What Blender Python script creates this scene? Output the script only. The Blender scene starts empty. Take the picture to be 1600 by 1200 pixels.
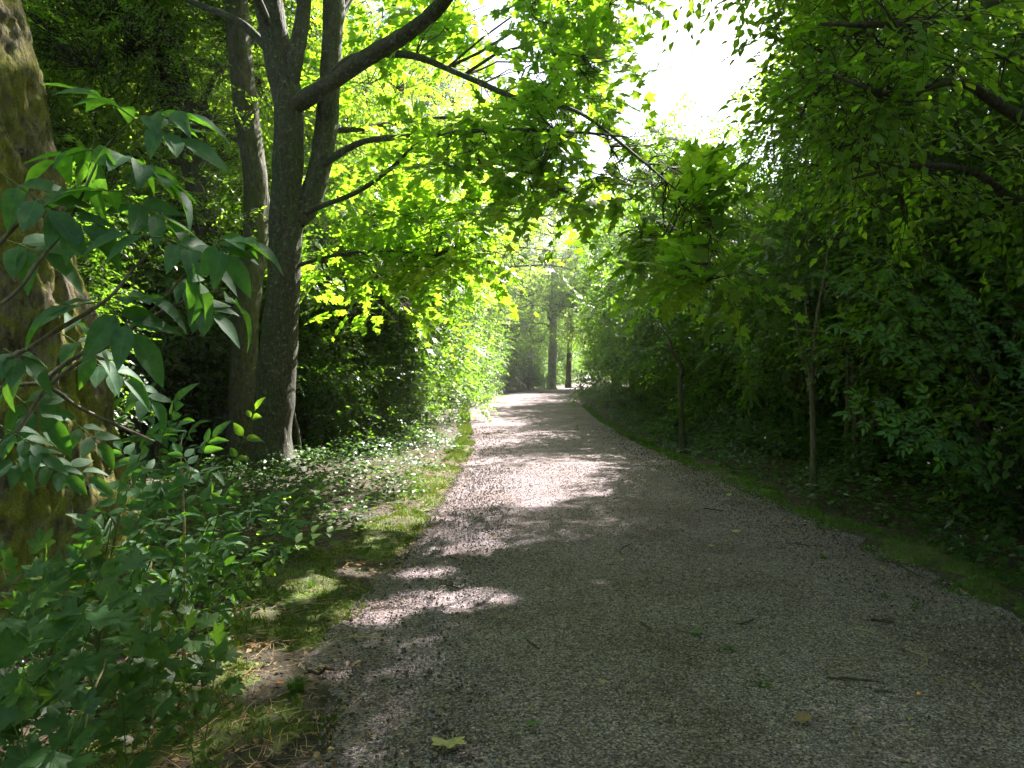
import bpy, math
import numpy as np
from math import radians, sin, cos, pi
from mathutils import Matrix, Vector

rng = np.random.default_rng(11)
scene = bpy.context.scene
col = scene.collection

# ------------------------------------------------------------------ camera, sky, sun, exposure
F, HOR = 1142.0, 590.0                 # focal length and horizon of the 1600 px wide photograph
EYE = 1.6
cam_d = bpy.data.cameras.new('camera'); cam = bpy.data.objects.new('camera', cam_d); col.objects.link(cam)
cam.location = (0, 0, EYE); cam_d.sensor_width = 36; cam_d.lens = 36 * F / 1600
cam.rotation_euler = (radians(90) - math.atan2(10, F), 0, 0)
cam_d.clip_start = 0.05; cam_d.clip_end = 2000
scene.camera = cam

SUN_AZ, SUN_EL = radians(34), radians(47)       # azimuth to the right of the path's direction
S = np.array([sin(SUN_AZ) * cos(SUN_EL), cos(SUN_AZ) * cos(SUN_EL), sin(SUN_EL)])
world = bpy.data.worlds.new('World'); scene.world = world; world.use_nodes = True
wn = world.node_tree.nodes; wl = world.node_tree.links
bg = wn['Background']; sky = wn.new('ShaderNodeTexSky'); sky.sky_type = 'NISHITA'; sky.sun_disc = False
sky.sun_elevation = SUN_EL; sky.sun_rotation = SUN_AZ; sky.air_density = 1.0; sky.dust_density = 2.5; sky.ozone_density = 1.0
wl.new(sky.outputs[0], bg.inputs[0]); bg.inputs[1].default_value = 0.05
sd = bpy.data.lights.new('sun', 'SUN'); sd.energy = 5.0; sd.angle = radians(0.55); sd.color = (1, 0.95, 0.86)
sun = bpy.data.objects.new('sun', sd); col.objects.link(sun)
sun.rotation_euler = Vector(S).to_track_quat('Z', 'Y').to_euler(); sun.location = (20, 40, 60)
vs = scene.view_settings; vs.view_transform = 'Standard'; vs.look = 'None'; vs.gamma = 1; vs.use_curve_mapping = False
vs.exposure = 2.75
cy = scene.cycles; cy.use_denoising = True
cy.max_bounces = 8; cy.diffuse_bounces = 3; cy.glossy_bounces = 2; cy.transmission_bounces = 3; cy.transparent_max_bounces = 4
cy.sample_clamp_indirect = 4; cy.caustics_reflective = False; cy.caustics_refractive = False
cy.use_adaptive_sampling = True; cy.adaptive_threshold = 0.02

GLARE_HAZE = 0.0007
# ------------------------------------------------------------------ helpers: space
def rise(y):
    t = np.clip((np.asarray(y, float) - 15) / 30, 0, 1)
    return 0.62 * t * t * (3 - 2 * t) + 0.0045 * np.clip(np.asarray(y, float) - 40, 0, 90)
def P(px, py, Y): return np.array([(px - 800) / F * Y, Y, EYE - (py - HOR) / F * Y])
def PG(px, py):                       # the ground point under a pixel
    Y = 3.0
    for _ in range(40): Y = 0.5 * Y + 0.5 * max(1.5, F * (EYE - float(rise(Y))) / max(py - HOR, 5))
    return (px - 800) / F * Y, Y
PY = np.array([-8, 3, 4.7, 7, 10.7, 16.6, 24, 30, 38, 50, 70, 120, 170.])
PL = np.array([-.8, -.87, -1.15, -1.0, -.95, -.95, -1.5, -1.9, -.8, .9, 4.2, 10.5, 20])
PR = np.array([3.5, 3.4, 3.3, 3.35, 3.3, 3.1, 3.0, 3.1, 3.5, 4.8, 7.7, 14.2, 24])
def pl(y): return np.interp(y, PY, PL)
def pr(y): return np.interp(y, PY, PR)
def hash3(i, seed=0):
    h = (i[..., 0] * 73856093) ^ (i[..., 1] * 19349663) ^ (i[..., 2] * 83492791) ^ (seed * 2654435 + 12345)
    h = (h ^ (h >> 13)) * 1274126177 & 0x7fffffff
    return ((h ^ (h >> 16)) & 0xffff) / 65535.0
def noise(p, seed=0):                 # smooth value noise 0..1
    p = np.asarray(p, float); i = np.floor(p).astype(np.int64); f = p - i; f = f * f * (3 - 2 * f)
    r = 0
    for a in (0, 1):
        for b in (0, 1):
            for c in (0, 1):
                w = (f[..., 0] if a else 1 - f[..., 0]) * (f[..., 1] if b else 1 - f[..., 1]) * (f[..., 2] if c else 1 - f[..., 2])
                r = r + w * hash3(i + np.array([a, b, c]), seed)
    return r
def fbm(p, o=3, seed=0):
    p = np.asarray(p, float)
    return sum(noise(p * 2 ** k, seed + k) * 0.5 ** k for k in range(o)) / sum(0.5 ** k for k in range(o))
def unit(v): return v / np.maximum(np.linalg.norm(v, axis=-1, keepdims=True), 1e-9)
def ground(x, y):
    x = np.asarray(x, float); y = np.asarray(y, float)
    l, r = pl(y), pr(y)
    d = np.maximum(l - x, x - r)                      # distance outside the path
    n = noise(np.stack([x * .6, y * .6, 0 * x], -1), 5) - .5
    return rise(y) + np.where(d > 0, np.minimum(d, 1.0) * .05 + n * .12 * np.clip(d, 0, 1), 0.012 * np.clip(-d, 0, 1) * 1.0)

# sun patches on the ground: gaps in the canopy (centre, half sizes in metres, weight)
GAPS = []
def gap(px, py, rx, ry, w=1.0):
    x, y = PG(px, py); y0, y1 = PG(px, py + ry)[1], PG(px, max(py - ry, 597))[1]
    GAPS.append((x, (y0 + y1) / 2, rx / F * y, (y1 - y0) / 2, w))
for g in [(850, 745, 110, 28, 1.2), (905, 772, 60, 14), (790, 782, 120, 18, .85), (570, 968, 90, 24, 1.1), (700, 948, 110, 20, 1.1), (655, 905, 70, 14, .95),
          (745, 868, 80, 14, .9), (975, 823, 20, 7, .9), (925, 925, 34, 9, .8), (590, 820, 120, 22, .7), (660, 790, 60, 14, .8), (470, 930, 70, 20, .6),
          (790, 650, 90, 16, 1), (745, 660, 70, 16, 1), (815, 628, 110, 12, 1), (880, 608, 50, 5, 1), (965, 682, 50, 7, .6), (1000, 700, 50, 6, .4),
          (800, 700, 90, 8, .7), (860, 675, 60, 5, .5), (560, 900, 60, 10, .5), (420, 1060, 60, 16, .4)]:
    gap(*g)
def gap3(px, py, Y, r, w=1.0):        # light that reaches a plant above the ground
    p = P(px, py, Y); GAPS.append((p[0] - S[0] / S[2] * p[2], p[1] - S[1] / S[2] * p[2], r, r, w))
for g in [(50, 700, 2.0, .14), (110, 740, 2.1, .10, .9), (530, 790, 4.6, .28), (470, 775, 4.7, .3, .8), (540, 745, 5.5, .2), (190, 420, 4.3, .25, .7), (120, 640, 4.2, .25, .7), (330, 820, 3.8, .25, .5)]:
    gap3(*g)
GAPS.append((-1.8, 24, 1.6, 5, 1.0)); GAPS.append((-1.5, 34, 2.0, 7, .75)); GAPS.append((0, 48, 3.0, 9, .55)); GAPS.append((-4.5, 30, 2.5, 7, .7))
GA = np.array(GAPS)
def in_gap(p, thr=0.0):
    g = p[:, :2] - (S[:2] / S[2])[None] * (p[:, 2:3] - rise(p[:, 1:2]))
    d = 1 - ((g[:, None, 0] - GA[None, :, 0]) / GA[None, :, 2]) ** 2 - ((g[:, None, 1] - GA[None, :, 1]) / GA[None, :, 3]) ** 2
    d = np.clip(d, -1, 1) + (GA[None, :, 4] - 1) * .8
    n = fbm(np.stack([g[:, 0] * 3.4, g[:, 1] * 2.2, 0 * g[:, 0]], -1), 2, 9) - .5
    return (d.max(1) + n * 1.5) > thr

# ------------------------------------------------------------------ helpers: meshes
class MB:
    def __init__(s): s.v = []; s.t = []; s.q = []; s.uv = []; s.n = 0; s.hasuv = False
    def add(s, V, T=None, Q=None, uv=None):
        V = np.asarray(V, np.float32).reshape(-1, 3)
        s.v.append(V)
        if T is not None and len(T): s.t.append(np.asarray(T, np.int64).reshape(-1, 3) + s.n)
        if Q is not None and len(Q): s.q.append(np.asarray(Q, np.int64).reshape(-1, 4) + s.n)
        if uv is not None: s.hasuv = True
        s.uv.append(np.zeros((len(V), 2), np.float32) if uv is None else np.asarray(uv, np.float32))
        s.n += len(V)
    def mesh(s, name, mat, smooth=True):
        V = np.concatenate(s.v) if s.v else np.zeros((0, 3), np.float32)
        T = np.concatenate(s.t) if s.t else np.zeros((0, 3), np.int64)
        Q = np.concatenate(s.q) if s.q else np.zeros((0, 4), np.int64)
        me = bpy.data.meshes.new(name)
        me.vertices.add(len(V)); me.vertices.foreach_set('co', V.ravel())
        li = np.concatenate([T.ravel(), Q.ravel()]).astype(np.int32)
        me.loops.add(len(li)); me.loops.foreach_set('vertex_index', li)
        nt, nq = len(T), len(Q)
        st = np.concatenate([np.arange(nt) * 3, nt * 3 + np.arange(nq) * 4]).astype(np.int32)
        me.polygons.add(nt + nq); me.polygons.foreach_set('loop_start', st)
        me.polygons.foreach_set('use_smooth', np.full(nt + nq, smooth))
        if s.hasuv:
            u = me.uv_layers.new(name='UVMap'); uv = np.concatenate(s.uv)
            u.data.foreach_set('uv', uv[li].astype(np.float32).ravel())
        me.update(calc_edges=True); me.validate()
        if mat: me.materials.append(mat)
        return me
def link(name, me, root=None, kind=None, mat4=None):
    o = bpy.data.objects.new(name, me); col.objects.link(o)
    if mat4 is not None: o.matrix_world = mat4
    if root is not None:
        o.parent = root; o.matrix_parent_inverse = Matrix.Translation(-Vector(root['at']))
    if kind: o['kind'] = kind
    return o
def empty(name, loc, label, cat, group=None):
    o = bpy.data.objects.new(name, None); col.objects.link(o); o.location = Vector([float(c) for c in loc]); o.empty_display_size = .2
    o['at'] = [float(c) for c in loc]
    o['label'] = label; o['category'] = cat
    if group: o['group'] = group
    return o
def dup(root, loc, rz, sc=1.0, label=None, group=None, kids=None):
    r = root.copy(); col.objects.link(r)
    r.location = Vector([float(c) for c in loc]); r.rotation_euler = (0, 0, rz); r.scale = (sc,) * 3 if np.isscalar(sc) else sc
    if label: r['label'] = label
    if group: r['group'] = group
    elif 'group' in r: del r['group']
    for ch in (kids if kids is not None else list(root.children)):
        c = ch.copy(); col.objects.link(c); c.parent = r
    return r
def structure(name, me): return link(name, me, None, 'structure')

def tube_batch(pts, rad, sides=4):    # pts (N,K,3), rad (N,K)
    N, K, _ = pts.shape
    d = unit(np.gradient(pts, axis=1)); ref = np.where(np.abs(d[:, :1, 2:3]) > .85, np.array([1., 0, 0]), np.array([0., 0, 1.]))
    a = unit(np.cross(d, np.broadcast_to(ref, d.shape))); b = np.cross(d, a)
    th = np.arange(sides) * 2 * pi / sides
    V = pts[:, :, None] + rad[:, :, None, None] * (np.cos(th)[None, None, :, None] * a[:, :, None] + np.sin(th)[None, None, :, None] * b[:, :, None])
    k, s = np.meshgrid(np.arange(K - 1), np.arange(sides), indexing='ij'); s2 = (s + 1) % sides
    q = np.stack([k * sides + s, k * sides + s2, (k + 1) * sides + s2, (k + 1) * sides + s], -1).reshape(-1, 4)
    Q = (q[None] + (np.arange(N) * K * sides)[:, None, None]).reshape(-1, 4)
    return V.reshape(-1, 3), Q
def smooth_line(pts, n):              # Catmull-Rom, rows may carry radius too
    p = np.asarray(pts, float); p = np.vstack([2 * p[0] - p[1], p, 2 * p[-1] - p[-2]])
    t = np.linspace(0, len(p) - 3 - 1e-6, n); i = t.astype(int); f = (t - i)[:, None]
    a, b, c, d = p[i], p[i + 1], p[i + 2], p[i + 3]
    return .5 * (2 * b + (c - a) * f + (2 * a - 5 * b + 4 * c - d) * f ** 2 + (3 * b - a - 3 * c + d) * f ** 3)
def limb_mesh(mb, line, sides, rings, amp=0., vert=2.5, freq=9., flare=0., seed=0, roots=5):
    """line rows: x y z r"""
    L = smooth_line(line, rings); c, r = L[:, :3], np.maximum(L[:, 3], .002)
    d = unit(np.gradient(c, axis=0)); a = np.zeros_like(c); ref = np.array([1., 0, 0]) if abs(d[0][0]) < .8 else np.array([0, 1., 0])
    a[0] = unit(ref - d[0] * (ref @ d[0]))
    for k in range(1, len(c)): a[k] = unit(a[k - 1] - d[k] * (a[k - 1] @ d[k]))
    b = np.cross(d, a); th = np.arange(sides) * 2 * pi / sides
    e = np.cos(th)[None, :, None] * a[:, None] + np.sin(th)[None, :, None] * b[:, None]
    rr = np.repeat(r[:, None], sides, 1)
    if flare:
        h = np.clip((c[:, 2] - c[0, 2]) / 1.0, 0, 3)[:, None]
        rr = rr * (1 + flare * np.exp(-h * 3.2) * (.55 + .45 * np.sin(th * roots + seed + 1.3 * np.sin(th + seed)))[None])
    V = c[:, None] + e * rr[..., None]
    if amp:
        q = V * np.array([freq, freq, freq / vert])
        n = fbm(q, 3, seed); rid = 1 - np.abs(2 * n - 1) * 2.2
        big = fbm(V * 1.7, 2, seed + 7) - .5
        V = V + e * (amp * (rid - .5) + big * np.minimum(rr, .5) * .35)[..., None]
    k, s = np.meshgrid(np.arange(rings - 1), np.arange(sides), indexing='ij'); s2 = (s + 1) % sides
    Q = np.stack([k * sides + s, k * sides + s2, (k + 1) * sides + s2, (k + 1) * sides + s], -1).reshape(-1, 4)
    mb.add(V.reshape(-1, 3), Q=Q)

# leaf templates: attachment at the origin, blade along +x, normal +z ; (V, T, UV)
def tpl_oval(n=5, w=.27, fold=.10, droop=.22, pet=.12, tip=1.5):
    t = np.linspace(0, 1, n + 1); half = w * np.sin(pi * t ** .82) ** .8 * (1 - .25 * t ** tip); half[0] = half[-1] = 0
    x = pet + (1 - pet) * t; z = -droop * t ** 2
    V = [(0, -.012, 0), (0, .012, 0), (pet, .01, 0), (pet, -.01, 0)]; UV = [(0, 0)] * 4
    T = [(0, 3, 2), (0, 2, 1)]
    base = len(V); V.append((x[0], 0, z[0])); UV.append((0, 0)); ids = []
    for k in range(1, n):
        b = len(V); wob = .04 * math.sin(k * 2.4)
        V += [(x[k], 0, z[k]), (x[k], half[k], z[k] + fold * half[k] / w + wob * half[k]), (x[k], -half[k], z[k] + fold * half[k] / w - wob * half[k])]
        UV += [(t[k], 0), (t[k], half[k] / w), (t[k], -half[k] / w)]; ids.append(b)
    e = len(V); V.append((x[-1], 0, z[-1])); UV.append((1, 0))
    f = ids[0]; T += [(base, f, f + 1), (base, f + 2, f)]
    for a, b in zip(ids[:-1], ids[1:]): T += [(a, b, b + 1), (a, b + 1, a + 1), (a, a + 2, b + 2), (a, b + 2, b)]
    l = ids[-1]; T += [(l, e, l + 1), (l, l + 2, e)]
    return np.array(V, float), np.array(T), np.array(UV, float)
def tpl_maple(detail=2, pet=.55, dome=.16, seed=0):
    if detail == 2: o = [(0, 1), (7, .84), (12, .80), (15, .84), (20, .64), (26, .54), (33, .66), (39, .70), (43, .84), (50, .95), (57, .80), (62, .70), (68, .72), (72, .60), (80, .52), (90, .60), (97, .66), (104, .72), (115, .54), (135, .40), (160, .24)]
    elif detail == 1: o = [(0, 1), (14, .75), (27, .54), (41, .78), (50, .92), (62, .72), (80, .52), (103, .70), (130, .42)]
    else: o = [(0, 1), (27, .45), (50, .9), (78, .42), (105, .6)]
    pol = [(a, r) for a, r in o] + [(-a, r) for a, r in reversed(o) if a > 0]
    V = [(pet, 0, 0)]; UV = [(0, 0)]
    r_ = np.random.default_rng(seed)
    for a, r in pol:
        a_ = radians(a); z = -dome * r * r + .05 * math.cos(a_ * 7.2) * r + r_.normal(0, .015)
        V.append((pet + r * cos(a_) * .95, r * sin(a_) * .95, z)); UV.append((r * cos(a_), r * sin(a_)))
    n = len(pol); T = [(0, 1 + i, 1 + (i + 1) % n) for i in range(n)]
    # order the fan counter-clockwise so the upper side faces +z
    if detail:
        b = len(V); V += [(0, -.012, 0), (0, .012, 0), (pet, .01, 0), (pet, -.01, 0)]; UV += [(0, 0)] * 4; T += [(b, b + 3, b + 2), (b, b + 2, b + 1)]
    V = np.array(V, float); V[:, [0, 1, 2]] /= (1 + pet * .4)
    return V, np.array(T), np.array(UV, float)
def tpl_rhomb(w=.3):
    return np.array([(0, 0, 0), (.5, w, .08), (1, 0, -.12), (.5, -w, .08)]), np.array([(0, 2, 1), (0, 3, 2)]), np.array([(0, 0), (.5, 1), (1, 0), (.5, -1)])
OVS = (np.array([(0, 0, 0), (.45, .30, .09), (.42, 0, -.0), (1, 0, -.16), (.45, -.30, .09)]), np.array([(0, 2, 1), (2, 3, 1), (0, 4, 2), (2, 4, 3)]), np.zeros((5, 2)))
OV2, OV1, OV0 = [tpl_oval(6, .26, .10, .2), tpl_oval(6, .24, .07, .34), tpl_oval(6, .30, .13, .12)], tpl_oval(3, .29), tpl_rhomb()
EL2 = [tpl_oval(7, .22, .08, .25, .06, 1.2), tpl_oval(7, .25, .05, .12, .06, 1.2), tpl_oval(7, .23, .12, .4, .06, 1.2)]
MP2, MP1, MP0 = [tpl_maple(2, .5, .16, 1), tpl_maple(2, .5, .05, 2), tpl_maple(2, .5, .28, 3)], tpl_maple(1, .4), tpl_maple(0, .2)
def frames(ax, nr):
    ax = unit(ax); nr = unit(nr - ax * (ax * nr).sum(-1, keepdims=True)); y = np.cross(nr, ax)
    return np.stack([ax, y, nr], -1)  # columns
def batch(mb, tpl, pos, R, sz):
    V, T, UV = tpl; N = len(pos)
    if not N: return
    W = np.einsum('nij,vj->nvi', R, V) * sz[:, None, None] + pos[:, None]
    TT = T[None] + (np.arange(N) * len(V))[:, None, None]
    mb.add(W.reshape(-1, 3), T=TT.reshape(-1, 3), uv=np.tile(UV, (N, 1)))
MESHES = {}
def tpl_mesh(key, tpl, mat):
    k = (key, mat.name)
    if k not in MESHES:
        mb = MB(); mb.add(tpl[0], T=tpl[1], uv=tpl[2]); MESHES[k] = mb.mesh(key, mat)
    return MESHES[k]
def in_view(p, m=0.02):
    Y = np.maximum(p[:, 1], .01); u = p[:, 0] / Y * F / 800; v = (p[:, 2] - EYE) / Y * F
    return (p[:, 1] > .4) & (np.abs(u) < 1 + m) & (v < 590 + 20) & (v > -610 - 20)
TRIS = [0]
def emit(root, hi, lo, mid, pos, R, sz, mat, n_ind=300, carve=False, hikey='leaf', shared=False, min_px=11):
    """largest leaves in view become parts of their own, the rest one foliage part"""
    if carve:
        k = ~in_gap(pos) | (pos[:, 2] < 1.0); pos, R, sz = pos[k], R[k], sz[k]
    app = sz * F / np.maximum(pos[:, 1], .3); vis = in_view(pos)
    if shared: vis[:] = False; app = np.full(len(pos), 9.)
    order = np.argsort(-(app * vis)); ind = order[:n_ind]; ind = ind[(app[ind] > min_px) & vis[ind]]
    for j in ind:
        v = int(rng.integers(0, 3)); me = tpl_mesh(hikey + '_shape', hi[v], mat) if False else tpl_mesh('%s_%d' % (hikey, v), hi[v], mat)
        M = Matrix.Identity(4)
        for a in range(3):
            for b in range(3): M[a][b] = R[j, a, b] * sz[j]
            M[a][3] = pos[j, a]
        link('leaf', me, root, None, M)
    rest = np.ones(len(pos), bool); rest[ind] = False
    mb = MB(); h = rest & vis & (app > 22); m = rest & ~h & ((vis & (app > 9)) | shared); l = rest & ~h & ~m
    for v in range(3):
        s = np.where(h)[0][v::3]; batch(mb, hi[v], pos[s], R[s], sz[s])
    batch(mb, mid, pos[m], R[m], sz[m]); batch(mb, lo, pos[l], R[l], sz[l])
    if mb.n:
        o = link('foliage', mb.mesh('foliage', mat), root, 'stuff'); TRIS[0] += sum(len(t) for t in mb.t); return o

def sprays(org, dr, L, K, spread=55, up=(0, 0, 1), tilt=.35, droop=.25, size=.1, opp=False):
    """twigs with leaves: returns twig polylines, leaf pos, R, size"""
    N = len(org); dr = unit(dr); L = np.broadcast_to(L, (N,))
    upv = unit(np.array(up)[None] + rng.normal(0, tilt, (N, 3))); side = unit(np.cross(upv, dr)); upv = np.cross(dr, side)
    t = np.linspace(.12, 1, K); tt = t[None, :, None]
    pos = org[:, None] + dr[:, None] * L[:, None, None] * tt + np.array([0, 0, -1.])[None, None] * (droop * L)[:, None, None] * tt ** 2
    sg = np.where(np.arange(K) % 2 == 0, 1., -1.); 
    ang = np.radians(spread) * (1 - .75 * t ** 3) * sg; ang = ang[None] + rng.normal(0, .25, (N, K))
    ax = np.cos(ang)[..., None] * dr[:, None] + np.sin(ang)[..., None] * side[:, None] - np.array([0, 0, 1.]) * (.05 + droop * .35)
    nr = upv[:, None] + rng.normal(0, .28, (N, K, 3))
    s = size * rng.uniform(.65, 1.2, (N, K)) * (1 - .15 * t[None])
    tw = np.stack([org, org + dr * L[:, None] * .5 - np.array([0, 0, 1.]) * (droop * L * .25)[:, None], org + dr * L[:, None] - np.array([0, 0, 1.]) * (droop * L)[:, None]], 1)
    ax = ax.reshape(-1, 3); return tw, pos.reshape(-1, 3), frames(ax, nr.reshape(-1, 3)), s.reshape(-1)

def crown(root, limbs, blobs, n, kind, size, mats, L=(.35, .7), K=8, clump=.42, freq=1.0, carve=False, n_ind=300, seed=0, hubs=6, hub_r=.03, clear=None, shared=False, view_only=None, up=(0, 0, 1), droop=.25, twig_r=.004):
    leafm, barkm = mats
    B = np.array([b[:6] for b in blobs], float); W = np.array([(b[6] if len(b) > 6 else 1) * (b[3] * b[4] * b[5]) ** .66 for b in blobs]); W /= W.sum()
    m = int(n * 2.6); bi = rng.choice(len(B), m, p=W)
    u = unit(rng.normal(0, 1, (m, 3))); r = rng.uniform(0, 1, m) ** .42
    q = B[bi, :3] + u * r[:, None] * B[bi, 3:6]
    ok = fbm(q * freq, 2, seed + 31) > clump; q, u, bi = q[ok][:n], u[ok][:n], bi[ok][:n]
    if clear is not None:             # leave the side of the trunk that faces the path free of leaves
        k = np.ones(len(q), bool)
        for c in clear:
            for p in smooth_line(c[:, :3], 60):
                v = p / np.linalg.norm(p)
                for qq in (q, q + unit(u * np.array([1, 1, .45])) * .55): f = qq @ v; d_ = np.linalg.norm(qq - f[:, None] * v, axis=1); k &= ~((d_ < .6) & (f < np.linalg.norm(p) + .3) & (f > 4))
        q, u, bi = q[k], u[k], bi[k]
    if carve:
        k = ~in_gap(q, .35); q, u, bi = q[k], u[k], bi[k]
    N = len(q); Ls = rng.uniform(L[0], L[1], N)
    d = unit(u * np.array([1, 1, .45]) + rng.normal(0, .45, (N, 3)) + np.array([0, 0, .05]))
    tw, pos, R, s = sprays(q, d, Ls, K, size=size, up=up, droop=droop)
    if kind == 'maple': hi, mid, lo, key = MP2, MP1, MP0, 'maple_leaf'
    else: hi, mid, lo, key = OV2, (OVS if shared else OV1), OV0, 'oval_leaf'
    emit(root, hi, lo, mid, pos, R, s, leafm, n_ind, carve, key, shared)
    # wood: hubs -> limbs, sprays -> hubs
    LS = np.concatenate([smooth_line(np.asarray(l)[:, :3], 24)[6:] for l in limbs])
    hb = []
    for k in range(len(B)):
        c = q[bi == k]
        if len(c): hb.append(c[rng.integers(0, len(c), hubs)] * .8 + B[k, :3] * .2)
    HB = np.concatenate(hb); dd = np.linalg.norm(HB[:, None] - LS[None] + np.array([0, 0, -.3]) * 0, axis=-1); a = LS[dd.argmin(1)]
    ln = np.linalg.norm(HB - a, axis=1, keepdims=True)
    t = np.linspace(0, 1, 6)[None, :, None]
    bow = rng.normal(0, .10, (len(HB), 1, 3)) * ln[:, None] + np.array([0, 0, .12])[None, None] * ln[:, None]
    wig = rng.normal(0, .025, (len(HB), 6, 3)) * ln[:, None] * np.sin(pi * t)
    pts = a[:, None] * (1 - t) + HB[:, None] * t + bow * np.sin(pi * t) + wig
    rad = (hub_r * np.clip(ln / 2, .35, 1.6)) * np.linspace(1, .28, 6)[None]
    mb = MB(); V, Q = tube_batch(pts, rad, 5); mb.add(V, Q=Q)
    HP = np.concatenate([pts[:, 2], pts[:, 3], pts[:, 4], pts[:, 5]])
    near = np.zeros(N, int); dist = np.zeros(N)
    for s0 in range(0, N, 4000):
        D = np.linalg.norm(q[s0:s0 + 4000, None] - HP[None], axis=-1); near[s0:s0 + 4000] = D.argmin(1); dist[s0:s0 + 4000] = D.min(1)
    t3 = np.array([0, .5, 1])[None, :, None]
    k = (dist < 2.2 if not shared else dist < .9) & ((np.arange(N) % (1 if not shared else 3)) == 0)
    c1 = HP[near][:, None] * (1 - t3) + q[:, None] * t3 + (rng.normal(0, .07, (N, 1, 3)) * dist[:, None, None]) * np.array([0, 1, 0])[None, :, None]
    r3 = np.broadcast_to(np.array([2.2, 1.6, 1.2])[None] * twig_r, (N, 3))
    V, Q = tube_batch(c1[k], r3[k], 3); mb.add(V, Q=Q)
    if not shared:
        k = in_view(q) & (q[:, 1] < 16); tw = tw[k]; N = len(tw)
        V, Q = tube_batch(tw, np.broadcast_to(np.array([1., .8, .4])[None] * twig_r, (N, 3)), 3); mb.add(V, Q=Q)
    link('twigs', mb.mesh('twigs', barkm), root, 'stuff')

# ------------------------------------------------------------------ materials
def nmat(name):
    m = bpy.data.materials.new(name); m.use_nodes = True; nt = m.node_tree; b = nt.nodes['Principled BSDF']; return m, nt.nodes, nt.links, b
def ramp(N, stops):
    r = N.new('ShaderNodeValToRGB'); e = r.color_ramp.elements
    while len(e) < len(stops): e.new(.5)
    for k, (p, c) in enumerate(stops): e[k].position = p; e[k].color = (*c, 1)
    return r
def texn(N, L, scale, det=4, rough=.6, vec=None, kind='ShaderNodeTexNoise'):
    t = N.new(kind); t.inputs['Scale'].default_value = scale
    if kind == 'ShaderNodeTexNoise': t.inputs['Detail'].default_value = det; t.inputs['Roughness'].default_value = rough
    if vec is not None: L.new(vec, t.inputs['Vector'])
    return t
def leaf_mat(name, a, b, tr, rough=.42, mix=.5, spec=.5, veins=None, yellow=.04):
    m, N, L, bs = nmat(name)
    g = N.new('ShaderNodeNewGeometry'); oi = N.new('ShaderNodeObjectInfo')
    ad = N.new('ShaderNodeMath'); ad.operation = 'ADD'; L.new(g.outputs['Random Per Island'], ad.inputs[0]); L.new(oi.outputs['Random'], ad.inputs[1])
    fr = N.new('ShaderNodeMath'); fr.operation = 'FRACT'; L.new(ad.outputs[0], fr.inputs[0])
    y = (a[0] * 3.4, a[1] * 1.8, a[2] * 1.2)
    r = ramp(N, [(0, a), (.55, b), (1 - yellow, b), (1, y)]); L.new(fr.outputs[0], r.inputs[0])
    c = r.outputs[0]
    nb = texn(N, L, .9, 2, .5, g.outputs['Position']); nf = texn(N, L, 45, 3, .6, g.outputs['Position']); rb = ramp(N, [(.32, (.72, .80, .95)), (.5, (1, 1, 1)), (.68, (1.35, 1.12, .8))]); L.new(nb.outputs[0], rb.inputs[0])
    rf = ramp(N, [(.3, (.72, .75, .7)), (.6, (1.12, 1.08, 1.05))]); L.new(nf.outputs[0], rf.inputs[0])
    def mul(x, y_):
        q_ = N.new('ShaderNodeMix'); q_.data_type = 'RGBA'; q_.blend_type = 'MULTIPLY'; q_.inputs['Factor'].default_value = 1; L.new(x, q_.inputs['A']); L.new(y_, q_.inputs['B']); return q_.outputs['Result']
    var = mul(rb.outputs[0], rf.outputs[0]); c = mul(c, var)
    tcol = N.new('ShaderNodeMix'); tcol.data_type = 'RGBA'; tcol.blend_type = 'MIX'; L.new(fr.outputs[0], tcol.inputs['Factor'])
    tcol.inputs['A'].default_value = (*tr, 1); tcol.inputs['B'].default_value = (tr[0] * .62, tr[1] * .8, tr[2] * .6, 1)
    tc = mul(tcol.outputs['Result'], rf.outputs[0])
    if veins:
        uv = N.new('ShaderNodeUVMap'); sp = N.new('ShaderNodeSeparateXYZ'); L.new(uv.outputs[0], sp.inputs[0])
        def M(op, *i):
            n = N.new('ShaderNodeMath'); n.operation = op
            for k, x in enumerate(i):
                if isinstance(x, (int, float)): n.inputs[k].default_value = x
                else: L.new(x, n.inputs[k])
            return n.outputs[0]
        U, Vv = sp.outputs[0], sp.outputs[1]; av = M('ABSOLUTE', Vv)
        if veins == 'pinnate':
            mid = M('LESS_THAN', av, .05); ph = M('FRACT', M('MULTIPLY', M('SUBTRACT', U, M('MULTIPLY', av, .16)), 8.0)); sv = M('LESS_THAN', M('ABSOLUTE', M('SUBTRACT', ph, .5)), .05)
            vf = M('MAXIMUM', mid, M('MULTIPLY', sv, .5))
        else:
            an = M('ARCTAN2', Vv, U); rd = M('SQRT', M('ADD', M('MULTIPLY', U, U), M('MULTIPLY', Vv, Vv)))
            ph = M('ABSOLUTE', M('SUBTRACT', M('FRACT', M('ADD', M('DIVIDE', an, radians(51)), .5)), .5))
            vf = M('LESS_THAN', M('MULTIPLY', ph, rd), .014)
        mx = N.new('ShaderNodeMix'); mx.data_type = 'RGBA'; L.new(M('MULTIPLY', vf, .45), mx.inputs['Factor']); L.new(c, mx.inputs['A']); mx.inputs['B'].default_value = (a[0] * 3 + .03, a[1] * 2.2 + .03, a[2] * 2.4 + .02, 1); c = mx.outputs['Result']
        bp = N.new('ShaderNodeBump'); bp.inputs['Strength'].default_value = .5; bp.inputs['Distance'].default_value = .002; L.new(vf, bp.inputs['Height']); bp.invert = True; L.new(bp.outputs[0], bs.inputs['Normal'])
    L.new(c, bs.inputs['Base Color']); bs.inputs['Roughness'].default_value = rough; bs.inputs['Specular IOR Level'].default_value = spec
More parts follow.
